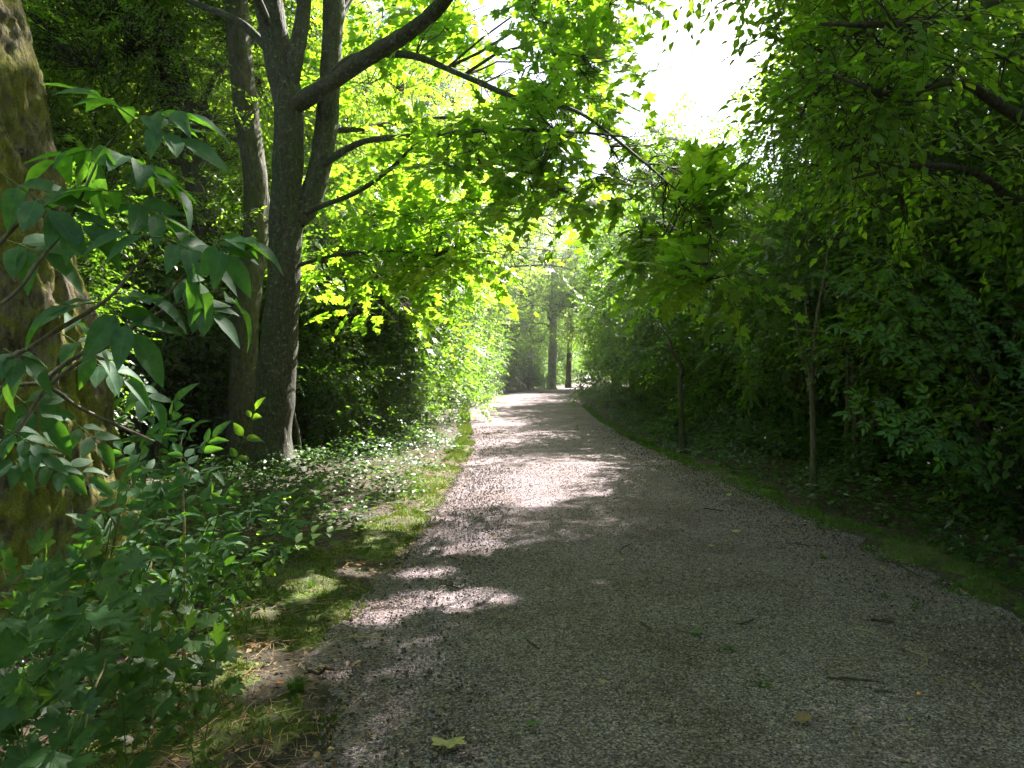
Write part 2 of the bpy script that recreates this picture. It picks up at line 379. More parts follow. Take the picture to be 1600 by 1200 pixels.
    tl = N.new('ShaderNodeBsdfTranslucent'); L.new(tc, tl.inputs['Color'])
    ms = N.new('ShaderNodeMixShader'); ms.inputs[0].default_value = mix; L.new(bs.outputs[0], ms.inputs[1]); L.new(tl.outputs[0], ms.inputs[2])
    L.new(ms.outputs[0], N['Material Output'].inputs['Surface']); return m
M_MAPLE = leaf_mat('maple_leaf', (.045, .105, .02), (.06, .13, .022), (.42, .68, .03), .42, .58, .45, 'palm')
M_SEED = leaf_mat('seedling_leaf', (.022, .062, .028), (.042, .105, .036), (.24, .46, .03), .45, .36, .45, 'palm', .10)
M_OVAL = leaf_mat('oval_leaf', (.040, .095, .020), (.055, .12, .025), (.42, .66, .03), .42, .58, .45, 'pinnate')
M_ELDER = leaf_mat('elder_leaf', (.040, .105, .052), (.062, .135, .075), (.22, .50, .03), .60, .45, .35, 'pinnate', .02)
M_SHRUB = leaf_mat('shrub_leaf', (.028, .060, .016), (.045, .088, .022), (.28, .50, .03), .44, .44, .4)
M_FAR = leaf_mat('far_leaf', (.045, .09, .02), (.065, .12, .028), (.52, .72, .07), .5, .62, .4)
M_SHADED = leaf_mat('shaded_leaf', (.020, .045, .014), (.034, .066, .019), (.18, .36, .025), .44, .36, .4)
M_COVER = leaf_mat('ground_cover_leaf', (.028, .066, .018), (.042, .092, .026), (.16, .33, .03), .42, .38, .45)
M_DEAD = leaf_mat('dead_leaf', (.11, .068, .042), (.21, .145, .095), (.10, .055, .02), .7, .15, .2)
M_STRAW = leaf_mat('straw', (.28, .20, .12), (.40, .31, .20), (.1, .07, .03), .7, .1, .2)
M_PALE = leaf_mat('pale_fallen_leaf', (.30, .27, .10), (.42, .36, .17), (.2, .16, .05), .6, .2, .3)
M_GRASS = leaf_mat('grass_blade', (.035, .085, .014), (.06, .12, .018), (.16, .32, .02), .45, .4, .4)
M_MOSSB = leaf_mat('moss_blade', (.06, .10, .012), (.11, .155, .018), (.16, .22, .02), .7, .3, .2)

def bark_mat(name, dark, light, moss=None, moss_amt=.5, scale=10, lichen=0.0, bump=.02):
    m, N, L, bs = nmat(name); tc = N.new('ShaderNodeTexCoord'); mp = N.new('ShaderNodeMapping'); mp.inputs['Scale'].default_value = (1, 1, .28); L.new(tc.outputs['Object'], mp.inputs[0])
    n1 = texn(N, L, scale * 2.2, 6, .7, mp.outputs[0]); r1 = ramp(N, [(.36, dark), (.62, light)]); L.new(n1.outputs[0], r1.inputs[0]); c = r1.outputs[0]
    v = texn(N, L, scale * 1.6, vec=mp.outputs[0], kind='ShaderNodeTexVoronoi'); v.feature = 'DISTANCE_TO_EDGE'
    if lichen:
        n3 = texn(N, L, scale * 1.3, 5, .75, tc.outputs['Object']); r3 = ramp(N, [(.55, (0, 0, 0)), (.66, (lichen,) * 3)]); L.new(n3.outputs[0], r3.inputs[0])
        mx = N.new('ShaderNodeMix'); mx.data_type = 'RGBA'; L.new(r3.outputs[0], mx.inputs['Factor']); L.new(c, mx.inputs['A']); mx.inputs['B'].default_value = (.22, .25, .20, 1); c = mx.outputs['Result']
    if moss:
        n2 = texn(N, L, 3.2, 8, .78, tc.outputs['Object']); r2 = ramp(N, [(.56 - moss_amt * .2, (0, 0, 0)), (.70 - moss_amt * .2, (1, 1, 1))]); L.new(n2.outputs[0], r2.inputs[0])
        n4 = texn(N, L, 90, 3, .7, tc.outputs['Object']); r4 = ramp(N, [(.3, tuple(x * .45 for x in moss)), (.7, moss)]); L.new(n4.outputs[0], r4.inputs[0])
        mx = N.new('ShaderNodeMix'); mx.data_type = 'RGBA'; L.new(r2.outputs[0], mx.inputs['Factor']); L.new(c, mx.inputs['A']); L.new(r4.outputs[0], mx.inputs['B']); c = mx.outputs['Result']
    L.new(c, bs.inputs['Base Color']); bs.inputs['Roughness'].default_value = .85; bs.inputs['Specular IOR Level'].default_value = .25
    ad = N.new('ShaderNodeMath'); ad.operation = 'MULTIPLY_ADD'; L.new(v.outputs[0], ad.inputs[0]); ad.inputs[1].default_value = .8; L.new(n1.outputs[0], ad.inputs[2])
    bp = N.new('ShaderNodeBump'); bp.inputs['Strength'].default_value = .9; bp.inputs['Distance'].default_value = bump; L.new(ad.outputs[0], bp.inputs['Height']); L.new(bp.outputs[0], bs.inputs['Normal'])
    return m
B_MOSSY = bark_mat('mossy_bark', (.03, .022, .016), (.19, .145, .105), (.25, .235, .03), .7, 14, .3, .045)
B_MAPLE = bark_mat('maple_bark', (.028, .026, .022), (.08, .075, .062), (.09, .11, .04), .1, 14, .7, .010)
B_DARK = bark_mat('dark_bark', (.03, .026, .02), (.10, .085, .07), (.07, .09, .02), .35, 10, .4, .015)
B_TWIG = bark_mat('twig_bark', (.028, .022, .017), (.085, .07, .052), None, 0, 16, 0, .003)
B_PALE = bark_mat('pale_bark', (.22, .21, .19), (.44, .43, .39), (.12, .15, .07), .2, 8, .3, .01)
B_GREEN = bark_mat('green_stem', (.06, .10, .03), (.12, .17, .06), None, 0, 10, 0, .001)
B_STEM = bark_mat('shrub_bark', (.06, .05, .04), (.19, .16, .125), None, 0, 18, .3, .004)

# ground materials
def floor_mat():
    m, N, L, bs = nmat('forest_soil'); tc = N.new('ShaderNodeTexCoord').outputs['Object']
    n1 = texn(N, L, 1.6, 6, .7, tc); n2 = texn(N, L, 38, 5, .75, tc)
    r1 = ramp(N, [(.35, (.030, .021, .013)), (.55, (.06, .042, .028)), (.72, (.04, .05, .016))]); L.new(n1.outputs[0], r1.inputs[0])
    r2 = ramp(N, [(.35, (.35,) * 3), (.7, (1.7,) * 3)]); L.new(n2.outputs[0], r2.inputs[0])
    mx = N.new('ShaderNodeMix'); mx.data_type = 'RGBA'; mx.blend_type = 'MULTIPLY'; mx.inputs['Factor'].default_value = 1; L.new(r1.outputs[0], mx.inputs['A']); L.new(r2.outputs[0], mx.inputs['B'])
    L.new(mx.outputs['Result'], bs.inputs['Base Color']); bs.inputs['Roughness'].default_value = .95
    bp = N.new('ShaderNodeBump'); bp.inputs['Distance'].default_value = .03; L.new(n2.outputs[0], bp.inputs['Height']); L.new(bp.outputs[0], bs.inputs['Normal']); return m
def path_mat():
    m, N, L, bs = nmat('path_gravel'); tc = N.new('ShaderNodeTexCoord').outputs['Object']
    v = texn(N, L, 105, vec=tc, kind='ShaderNodeTexVoronoi'); v.inputs['Randomness'].default_value = 1
    r0 = ramp(N, [(0, (.044, .036, .043)), (.35, (.145, .119, .137)), (.75, (.248, .209, .232)), (1, (.45, .395, .425))])
    sp = N.new('ShaderNodeSeparateColor'); L.new(v.outputs['Color'], sp.inputs[0]); L.new(sp.outputs[0], r0.inputs[0])
    n1 = texn(N, L, .9, 6, .7, tc); r1 = ramp(N, [(.34, (.66, .55, .50)), (.52, (1.0, .92, .92)), (.66, (1.12, 1.04, 1.07))]); L.new(n1.outputs[0], r1.inputs[0])
    mx = N.new('ShaderNodeMix'); mx.data_type = 'RGBA'; mx.blend_type = 'MULTIPLY'; mx.inputs['Factor'].default_value = 1; L.new(r0.outputs[0], mx.inputs['A']); L.new(r1.outputs[0], mx.inputs['B'])
    n2 = texn(N, L, 22, 6, .8, tc); r2 = ramp(N, [(.53, (0, 0, 0)), (.64, (.85,) * 3)]); L.new(n2.outputs[0], r2.inputs[0])      # specks of litter
    m2 = N.new('ShaderNodeMix'); m2.data_type = 'RGBA'; L.new(r2.outputs[0], m2.inputs['Factor']); L.new(mx.outputs['Result'], m2.inputs['A']); m2.inputs['B'].default_value = (.05, .038, .030, 1)
    L.new(m2.outputs['Result'], bs.inputs['Base Color']); bs.inputs['Roughness'].default_value = .9; bs.inputs['Specular IOR Level'].default_value = .25
    n3 = texn(N, L, 60, 4, .7, tc); ad = N.new('ShaderNodeMath'); ad.operation = 'SUBTRACT'; L.new(n3.outputs[0], ad.inputs[0]); L.new(v.outputs['Distance'], ad.inputs[1])
    bp = N.new('ShaderNodeBump'); bp.inputs['Distance'].default_value = .012; bp.inputs['Strength'].default_value = .9; L.new(ad.outputs[0], bp.inputs['Height']); L.new(bp.outputs[0], bs.inputs['Normal']); return m
def moss_mat():
    m, N, L, bs = nmat('moss_mat'); tc = N.new('ShaderNodeTexCoord').outputs['Object']
    n1 = texn(N, L, 3.0, 6, .75, tc); r1 = ramp(N, [(.38, (.045, .034, .022)), (.47, (.06, .075, .014)), (.64, (.10, .15, .014))]); L.new(n1.outputs[0], r1.inputs[0])
    L.new(r1.outputs[0], bs.inputs['Base Color']); bs.inputs['Roughness'].default_value = .95
    n2 = texn(N, L, 70, 5, .8, tc); bp = N.new('ShaderNodeBump'); bp.inputs['Distance'].default_value = .02; L.new(n2.outputs[0], bp.inputs['Height']); L.new(bp.outputs[0], bs.inputs['Normal']); return m
def plain(name, c, rough=.85, spec=.3):
    m, N, L, bs = nmat(name); g = N.new('ShaderNodeNewGeometry'); r = ramp(N, [(0, tuple(x * .45 for x in c)), (.5, c), (1, tuple(min(1, x * 1.9) for x in c))]); L.new(g.outputs['Random Per Island'], r.inputs[0])
    L.new(r.outputs[0], bs.inputs['Base Color']); bs.inputs['Roughness'].default_value = rough; bs.inputs['Specular IOR Level'].default_value = spec; return m
M_FLOOR, M_PATH, M_MOSS = floor_mat(), path_mat(), moss_mat(); M_STONE = plain('grit', (.165, .137, .155)); M_CHIP = plain('bark_crumb', (.055, .04, .03))

# ------------------------------------------------------------------ ground
def grid(xs, ys, zf, mat, name, keep=None):
    X, Y = np.meshgrid(xs, ys); Z = zf(X, Y); V = np.stack([X, Y, Z], -1).reshape(-1, 3); nx = len(xs)
    i, j = np.meshgrid(np.arange(len(ys) - 1), np.arange(nx - 1), indexing='ij'); Q = np.stack([i * nx + j, i * nx + j + 1, (i + 1) * nx + j + 1, (i + 1) * nx + j], -1).reshape(-1, 4)
    mb = MB(); mb.add(V, Q=Q); return mb.mesh(name, mat)
xs = np.concatenate([np.linspace(-900, -30, 14), np.arange(-28, -8, 1.0), np.arange(-8, 9, .16), np.arange(9.5, 30, 1.0), np.linspace(34, 900, 14)])
ys = np.concatenate([[-300, -80, -20], np.arange(-8, 25, .16), np.arange(25, 80, .6), np.linspace(82, 200, 60), np.linspace(230, 1500, 14)])
structure('ground', grid(xs, ys, lambda x, y: ground(x, y) - .006 - .05 * ((x > pl(y) + .25) & (x < pr(y) - .25)), M_FLOOR, 'ground'))
# the path: a sheet across the way with a ragged edge
yy = np.concatenate([np.arange(-7, 20, .07), np.arange(20, 60, .25), np.arange(60, 168, 1.0)]); K = 48
t = np.linspace(0, 1, K)[None]; e0 = fbm(np.stack([0 * yy, yy * 2.2, 0 * yy], -1), 4, 3)[:, None] - .5; e1 = fbm(np.stack([0 * yy + 9, yy * 2.2, 0 * yy], -1), 4, 4)[:, None] - .5
XL, XR = pl(yy)[:, None] + e0 * .55 - .05, pr(yy)[:, None] + e1 * .5 + .05
X = XL * (1 - t) + XR * t; Yg = np.repeat(yy[:, None], K, 1)
Z = rise(Yg) + .022 + .03 * np.minimum(np.minimum(t, 1 - t) * 4, 1) ** .7 + (fbm(np.stack([X * 1.3, Yg * 1.3, 0 * X], -1), 3, 8) - .5) * .035 - .045 * (1 - np.minimum(np.minimum(t, 1 - t) * 22, 1))
mb = MB(); i, j = np.meshgrid(np.arange(len(yy) - 1), np.arange(K - 1), indexing='ij'); mb.add(np.stack([X, Yg, Z], -1), Q=np.stack([i * K + j, i * K + j + 1, (i + 1) * K + j + 1, (i + 1) * K + j], -1).reshape(-1, 4))
structure('gravel_path', mb.mesh('gravel_path', M_PATH))
def path_z(x, y): return rise(y) + .052 + (fbm(np.stack([x * 1.3, y * 1.3, 0 * x], -1), 3, 8) - .5) * .035
# loose grit: small half stones
def scatter(n, y0, y1, x0f, x1f, p=1.6):
    y = y0 + (y1 - y0) * rng.uniform(0, 1, n) ** p; x = x0f(y) + (x1f(y) - x0f(y)) * rng.uniform(0, 1, n); return x, y
def rotz(n):
    a = rng.uniform(0, 2 * pi, n); return np.stack([np.cos(a), np.sin(a), 0 * a], -1)
def grit(n, mat, name, s0, s1, flat=.7, y1=13):
    x, y = scatter(n, 2.2, y1, lambda q: pl(q) + .06, lambda q: pr(q) - .02, 1.5)
    th = np.array([0, 1.3, 2.5, 3.8, 5.1]); V = np.array([(cos(a) * .5, sin(a) * .42, -.2) for a in th] + [(.05, .02, flat * .6), (-.2, .1, flat * .5)])
    T = np.array([(0, 1, 5), (1, 2, 6), (2, 3, 6), (3, 4, 5), (4, 0, 5), (1, 6, 5), (3, 5, 6)])
    s = rng.uniform(s0, s1, n) * (.8 + y / (10 if mat is M_STONE else 30)); pos = np.stack([x, y, path_z(x, y)], -1)
    R = frames(rotz(n), np.array([0, 0, 1.]) + rng.normal(0, .25, (n, 3))); mb = MB(); batch(mb, (V, T, np.zeros((7, 2))), pos, R, s)
    link(name, mb.mesh(name, mat, False), None, 'stuff')
    bpy.context.scene.objects[name]['label'] = 'loose grey grit lying on the path' if mat is M_STONE else 'dark bark crumbs and bits strewn over the gravel'; bpy.context.scene.objects[name]['category'] = 'gravel' if mat is M_STONE else 'litter'
grit(34000, M_STONE, 'gravel', .006, .015); grit(15000, M_CHIP, 'bark_crumbs', .010, .030, .35, 22)

def stuff(name, me, label, cat):
    o = link(name, me, None, 'stuff'); o['label'] = label; o['category'] = cat; return o
# moss and grass on the verges
def vw(y): return (.35 + 1.1 * fbm(np.stack([0 * y, y * .9, 0 * y], -1), 2, 41)) * np.clip(1.3 - y / 22, .35, 1)
def moss_strip(side):
    y = np.concatenate([np.arange(1.5, 12, .06), np.arange(12, 45, .2)]); n = 26; t = np.linspace(0, 1, n)[None]
    wid = vw(y)[:, None] * (.75 if side > 0 else 1.0)
    base = (pl(y) if side < 0 else pr(y))[:, None]; X = base + side * (-.10 + wid * t); Yg = np.repeat(y[:, None], n, 1)
    q = np.stack([X, Yg, 0 * X], -1); nz = fbm(q * 2.4, 4, 12); edge = np.minimum(np.minimum(t * 5, (1 - t) * 3), 1)
    h = (nz - .495 - .25 * (1 - edge)) * .22 + (fbm(q * 14, 2, 3) - .5) * .012
    Z = ground(X, Yg) + np.clip(h * .6, -.03, .022) + .010
    mb = MB(); i, j = np.meshgrid(np.arange(len(y) - 1), np.arange(n - 1), indexing='ij')
    mb.add(np.stack([X, Yg, Z], -1), Q=np.stack([i * n + j, i * n + j + 1, (i + 1) * n + j + 1, (i + 1) * n + j], -1).reshape(-1, 4))
    # blades
    m = 46000 if side < 0 else 26000; by = 2 + 30 * rng.uniform(0, 1, m) ** 2.0; w = vw(by) * (.75 if side > 0 else 1.)
    bx = (pl(by) if side < 0 else pr(by)) + side * (-.12 + rng.uniform(0, 1, m) * w); k = fbm(np.stack([bx, by, 0 * bx], -1) * 2.4, 4, 12) > .46 + rng.normal(0, .02, len(bx)); bx, by = bx[k], by[k]
    s = rng.uniform(.014, .042, len(bx)) * (.8 + by / 12); V = np.array([(-.0, -.17, 0), (0, .17, 0), (1, 0, 0.12)]); T = np.array([(0, 1, 2)])
    ax = np.array([0, 0, 1.]) + rng.normal(0, .55, (len(bx), 3)); pos = np.stack([bx, by, ground(bx, by) + .012], -1)
    m2 = MB(); batch(m2, (V, T, np.zeros((3, 2))), pos, frames(ax, rng.normal(0, 1, (len(bx), 3))), s)
    where = 'left' if side < 0 else 'right'
    stuff('moss', mb.mesh('moss', M_MOSS), 'lumpy green moss along the %s edge of the path' % where, 'moss')
    stuff('mossy_grass', m2.mesh('mossy_grass', M_MOSSB if side < 0 else M_GRASS), 'short moss shoots and grass on the %s verge' % where, 'grass')
moss_strip(-1); moss_strip(1)

# leaf litter under the trees
def litter():
    mb = MB(); n = 16000
    for a, b, m in ((lambda y: pl(y) - 6, lambda y: pl(y) + .1, n), (lambda y: pr(y) - .2, lambda y: pr(y) + 4, 7000)):
        x, y = scatter(m, 2, 30, a, b, 1.6); s = rng.uniform(.018, .05, m)
        pos = np.stack([x, y, ground(x, y) + .012 + rng.uniform(0, .02, m)], -1); batch(mb, tpl_rhomb(.34), pos, frames(rotz(m), np.array([0, 0, 1.]) + rng.normal(0, .4, (m, 3))), s)
    stuff('leaf_litter', mb.mesh('leaf_litter', M_DEAD), 'dry brown leaf litter under the trees and bushes', 'leaf litter')
    m = 5200; mb = MB(); x, y = scatter(m, 2.2, 16, lambda y: pl(y) - 1.6, lambda y: pl(y) + .25, 1.4); d = rotz(m); s = rng.uniform(.04, .16, m)
    p0 = np.stack([x, y, ground(x, y) + .015 + rng.uniform(0, .02, m)], -1); p1 = p0 + d * s[:, None] + np.array([0, 0, 1.]) * rng.uniform(0, .02, (m, 1))
    V, Q = tube_batch(np.stack([p0, (p0 + p1) / 2 + rng.normal(0, .006, (m, 3)), p1], 1), np.broadcast_to(np.array([.0014, .0012, .0006])[None], (m, 3)), 3); mb.add(V, Q=Q)
    stuff('dry_straw', mb.mesh('dry_straw', M_STRAW), 'dry straw and fine dead stalks strewn on the left verge', 'straw')
    m = 1500; mb = MB(); x, y = scatter(m, 2.2, 26, lambda y: pl(y) - .1, lambda y: pr(y) + .1, 1.5)
    pos = np.stack([x, y, path_z(x, y) + .006], -1); batch(mb, tpl_rhomb(.34), pos, frames(rotz(m), np.array([0, 0, 1.]) + rng.normal(0, .35, (m, 3))), rng.uniform(.012, .04, m) * (.8 + y / 20))
    stuff('leaf_crumbs', mb.mesh('leaf_crumbs', M_DEAD), 'small brown leaf crumbs scattered over the path', 'litter')
litter()

# ------------------------------------------------------------------ trees
def limb(root, line, mat, name='branch', sides=14, rings=40, amp=.006, **k):
    mb = MB(); limb_mesh(mb, line, sides, rings, amp, **k); return link(name, mb.mesh(name, mat), root)
def L4(*rows): return np.array([[*P(a, b, Y), r] for a, b, Y, r in rows])

def lines_up(base, pts, r0): return np.vstack([[*base, r0], pts])

# mossy old trunk at the left edge
c0 = P(40, 950, 4.6); b0 = np.array([-3.05, 4.6, float(ground(-3.05, 4.6)) - .1])
oak = empty('mossy_tree', b0, 'thick old tree with yellow green moss on furrowed bark beside the path', 'tree')
oak_line = np.array([[-2.95, 4.6, b0[2], .66], [-2.98, 4.6, .35, .58], [-3.03, 4.6, 1.0, .505], [-3.1, 4.6, 1.7, .445], [-3.25, 4.6, 2.5, .42], [-3.42, 4.6, 3.4, .40], [-3.65, 4.65, 4.4, .37], [-3.9, 4.8, 6, .33], [-4.1, 5, 8.5, .22], [-4.2, 5.1, 11.5, .08]])
mb = MB(); limb_mesh(mb, oak_line, 180, 330, .05, 3.4, 13, .42, 3, 6); link('trunk', mb.mesh('trunk', B_MOSSY), oak)
o_l = [np.array([[-3.9, 4.8, 6, .16], [-2.6, 5.6, 7.2, .12], [-1.0, 6.6, 7.9, .08], [.4, 7.2, 8.2, .03]]), np.array([[-4.0, 4.9, 7, .15], [-5.5, 4.6, 8.5, .1], [-7, 4.5, 9, .04]]), np.array([[-4.05, 4.95, 8, .13], [-3.4, 3.6, 9.6, .09], [-2.6, 2.2, 10.2, .04]]), np.array([[-4.1, 5, 8.6, .12], [-4.2, 6.8, 9.8, .08], [-4.0, 8.4, 10.2, .03]])]
for l in o_l: limb(oak, l, B_MOSSY, amp=.01)
crown(oak, [oak_line[5:]] + o_l, [(-.2, 7, 8.3, 2.4, 2.2, 1.0), (-2.6, 6, 8.6, 2.2, 2, 1.3), (-6, 5, 9, 2.6, 2.4, 1.8), (-3, 3, 10, 2.6, 2.2, 1.6), (-4, 8, 10.5, 2.6, 2.4, 1.6), (-4.2, 5.2, 12, 2.4, 2.4, 1.8)], 1500, 'oval', .13, (M_OVAL, B_TWIG), (.5, .9), 8, .36, .8, True, 0, 5)

# the two-stemmed maple
my = 11.8; mb0 = np.array([*P(430, 748, my)]); mb0[2] = float(ground(mb0[0], my)) - .08
maple = empty('maple_tree', mb0, 'grey barked maple with forked trunk and long limbs reaching over the path', 'tree')
main = np.vstack([[*mb0, .44], L4((427, 735, my, .40), (425, 690, my, .325), (432, 600, my, .295), (440, 500, my, .272), (445, 400, my, .262), (449, 300, my, .255), (452, 200, my, .25), (450, 150, my, .25), (436, 90, my, .22), (420, 0, my, .205), (405, -90, my, .18), (395, -260, my + .2, .13), (400, -480, my + .3, .06))])
mb = MB(); limb_mesh(mb, main, 96, 300, .010, 3, 14, .38, 5, 5); link('trunk', mb.mesh('trunk', B_MAPLE), maple)
l_second = L4((462, 345, my, .16), (478, 325, my + .1, .20), (497, 275, my + .15, .18), (511, 200, my + .2, .175), (518, 100, my + .2, .16), (523, 0, my + .2, .155), (524, -110, my + .3, .15), (535, -300, my + .3, .10), (540, -480, my + .3, .05))
l_mid = L4((452, 150, my, .13), (462, 95, my - .1, .125), (474, 30, my - .15, .11), (480, -60, my - .2, .10), (500, -200, my - .4, .07), (520, -330, my - .6, .03))
l_big = L4((455, 172, my - .05, .10), (480, 155, my - .2, .145), (520, 130, my - .6, .125), (570, 95, my - 1.1, .115), (625, 62, my - 1.6, .105), (680, 20, my - 2.2, .095), (740, -50, my - 2.8, .08), (850, -140, my - 3.2, .06), (980, -200, my - 3.4, .03))
l_up = L4((515, 120, my + .1, .07), (560, 90, my - .2, .06), (640, 88, my - 1, .052), (720, 118, my - 1.8, .04), (820, 160, my - 2.6, .03), (900, 175, my - 3.1, .02), (1000, 250, my - 3.8, .014), (1110, 345, my - 4.6, .008))
l_a = L4((500, 265, my + .1, .06), (520, 248, my - .1, .058), (570, 222, my - .6, .05), (650, 214, my - 1.3, .042), (740, 206, my - 2.2, .03), (860, 205, my - 3, .02), (980, 215, my - 3.8, .01))
l_b = L4((470, 335, my, .045), (510, 320, my - .3, .04), (560, 300, my - .8, .035), (610, 265, my - 1.3, .03), (650, 228, my - 1.7, .022), (720, 190, my - 2.2, .01))
l_c = L4((505, 205, my + .2, .05), (560, 203, my + .5, .045), (640, 190, my + 1.1, .035), (760, 185, my + 1.6, .02), (900, 215, my + 2, .01))
l_d = L4((515, 60, my + .2, .08), (570, -30, my + 1.3, .07), (680, -110, my + 2.4, .05), (820, -150, my + 3.2, .03))
l_e = L4((445, 110, my, .08), (380, 40, my + .4, .07), (290, 0, my + .8, .05), (180, -60, my + 1.4, .03))
l_f = L4((430, 60, my, .07), (380, -60, my - 1, .06), (340, -200, my - 2, .05), (330, -500, my - 3.5, .03))
l_g = L4((450, 420, my, .03), (520, 400, my - .2, .026), (600, 392, my - .6, .02), (680, 400, my - 1.0, .01))
MB_L = [l_second, l_mid, l_big, l_up, l_a, l_b, l_c, l_d, l_e, l_f, l_g]
for k, l in enumerate(MB_L): limb(maple, l, B_MAPLE, sides=24 if k < 3 else 10, rings=90 if k < 3 else 50, amp=.012 if k < 3 else .004, freq=14)
def PB(px, py, Y, rx, ry, rz, w=1.0): return (*P(px, py, Y), rx, ry, rz, w)
blobs = [PB(x_, y_, Y_, 1.15, .95, rz_, w_) for x_, y_, Y_, rz_, w_ in
         [(600, 40, 12.6, .35, .9), (740, 10, 10.6, .35, 1), (770, 70, 11.4, .35, 1.1), (850, 60, 11.0, .35, 1.0), (860, 10, 9.7, .4, 1), (570, 120, 12.8, .35, .8), (680, 125, 10.7, .28, .8), (800, 110, 9.7, .3, 1), (890, 120, 9.3, .3, .8), (620, 205, 11.4, .25, .7), (740, 190, 9.9, .2, .45), (850, 190, 9.1, .2, .55), (945, 215, 8.9, .25, .9),
          (580, 275, 12.4, .25, .7), (690, 265, 10.6, .22, .6), (800, 260, 9.5, .18, .4), (920, 275, 8.8, .2, .7), (1000, 300, 8.5, .2, .9), (610, 345, 11.6, .25, .8), (720, 345, 10.6, .22, .8), (840, 320, 9.3, .12, .2), (570, 415, 12.4, .25, .8), (660, 415, 11.6, .25, .8), (740, 410, 11.2, .2, .6), (600, 480, 13, .25, .8)]]
blobs += [PB(1060, 355, 7.8, .7, .7, .3, 1.2), PB(1120, 420, 7.0, .45, .5, .22, 1.2), PB(1010, 380, 8.0, .5, .6, .2, .8),
         # crown above the frame: shades the path
         PB(700, -230, 10.5, 2.4, 2.0, .8, .3), PB(900, -280, 9.6, 2.2, 2.2, .7, .4), PB(540, -280, 12, 2.4, 2.2, 1.5, .3), PB(380, -250, 12.5, 2.2, 2.0, 1.4, .3), PB(560, -520, 11.5, 2.8, 2.8, 1.8, .5), PB(300, 0, 14.5, 1.6, 1.4, 1.2, .4), PB(340, -600, 9, 2.4, 2.6, 1.4, .4), PB(760, -480, 11.5, 2.4, 2.4, 1.4, .6)]
crown(maple, [main[6:]] + MB_L, blobs, 4000, 'maple', .145, (M_MAPLE, B_TWIG), (.4, .75), 8, .36, .9, True, 300, 2, 5, .022, up=(0, 0, 1), clear=[main[:9], l_second[2:8], l_mid[:5], l_big[:6]])

# overhanging lime/elm at the upper right
ry_ = 6.2; rb = np.array([5.9, 6.6, float(ground(5.9, 6.6)) - .1])
elm = empty('elm_tree', rb, 'broad leaved tree leaning in from the right with drooping leafy boughs', 'tree')
tr = np.array([[*rb, .30], [5.9, 6.6, 1.2, .25], [5.8, 6.6, 2.6, .22], [5.7, 6.5, 4.2, .19], [5.6, 6.5, 6, .15], [5.5, 6.6, 8.5, .09], [5.5, 6.6, 10.5, .03]])
mb = MB(); limb_mesh(mb, tr, 48, 120, .012, 3, 12, .3, 8); link('trunk', mb.mesh('trunk', B_DARK), elm)
e_l = [np.vstack([[5.75, 6.55, 3.4, .07], L4((1600, 190, 5.8, .05), (1500, 130, 5.4, .035), (1400, 150, 5.0, .02), (1300, 120, 4.8, .01))]),
       np.vstack([[5.7, 6.5, 4.0, .08], L4((1640, -20, 5.6, .06), (1500, 30, 5.2, .04), (1380, 40, 5, .025), (1280, 40, 4.9, .012))]),
       np.vstack([[5.8, 6.6, 2.9, .06], L4((1600, 320, 6.2, .045), (1520, 270, 5.8, .03), (1420, 260, 5.4, .018), (1330, 280, 5.2, .008))]),
       np.vstack([[5.65, 6.5, 5.0, .09], L4((1560, -260, 5.8, .07), (1380, -300, 5.5, .05), (1180, -320, 5.4, .03), (1000, -300, 5.4, .015))]),
       np.array([[5.6, 6.5, 5.6, .08], [4.6, 5.0, 6.6, .06], [3.4, 3.6, 7.0, .04], [2.2, 2.6, 7.1, .02]]),
       np.array([[5.6, 6.5, 6.2, .08], [5.0, 8.4, 7.6, .06], [4.4, 10, 8.2, .03]])]
for l in e_l: limb(elm, l, B_DARK, sides=8, rings=30, amp=.004)
crown(elm, [tr[2:]] + e_l, [PB(1350, 90, 5.4, .6, .9, .5, 1.3), PB(1450, 60, 5.6, .8, .9, .5, 1.1), PB(1560, 120, 5.8, .7, .9, .6), PB(1350, 190, 5.4, .55, .8, .32, 1.2), PB(1280, 140, 5.6, .22, .6, .35, .6), PB(1480, 210, 5.8, .7, .8, .45), PB(1310, 250, 5.8, .35, .6, .22, .6), PB(1420, 300, 6.2, .5, .7, .3, .6),
       PB(1580, 300, 6.2, .6, .7, .4), PB(1400, -60, 5.4, 1.1, 1.1, .5), PB(1250, -200, 5.6, 1.6, 1.4, .7, .8), PB(1000, -330, 5.4, 1.6, 1.6, .7, .8), PB(1500, -300, 6, 1.5, 1.5, .8, .6),
       (3.8, 9.8, 8.2, 1.9, 1.7, .7, .9), (4.3, 9.4, 7.2, 1.3, 1.3, .5, 1.2), (4.9, 7.8, 6.3, 1.2, 1.2, .5, 1.0), (1.4, 5.3, 6.7, 1.6, 1.3, .6, 1.0), (3, 3.2, 6.9, 2.0, 1.8, .9, .8), (1.5, 3.5, 6.6, 1.6, 1.6, .7, .8), (4.6, 9.4, 8.6, 1.8, 1.8, 1.0, .8), (5.5, 6.6, 9.6, 2.4, 2.4, 1.4, .6)], 3300, 'oval', .118, (M_OVAL, B_TWIG), (.3, .6), 8, .40, 1.3, True, 300, 5, 5, .014, up=(0, -.15, 1), droop=.4)  # boughs above the view, added to shade the path and the near elder

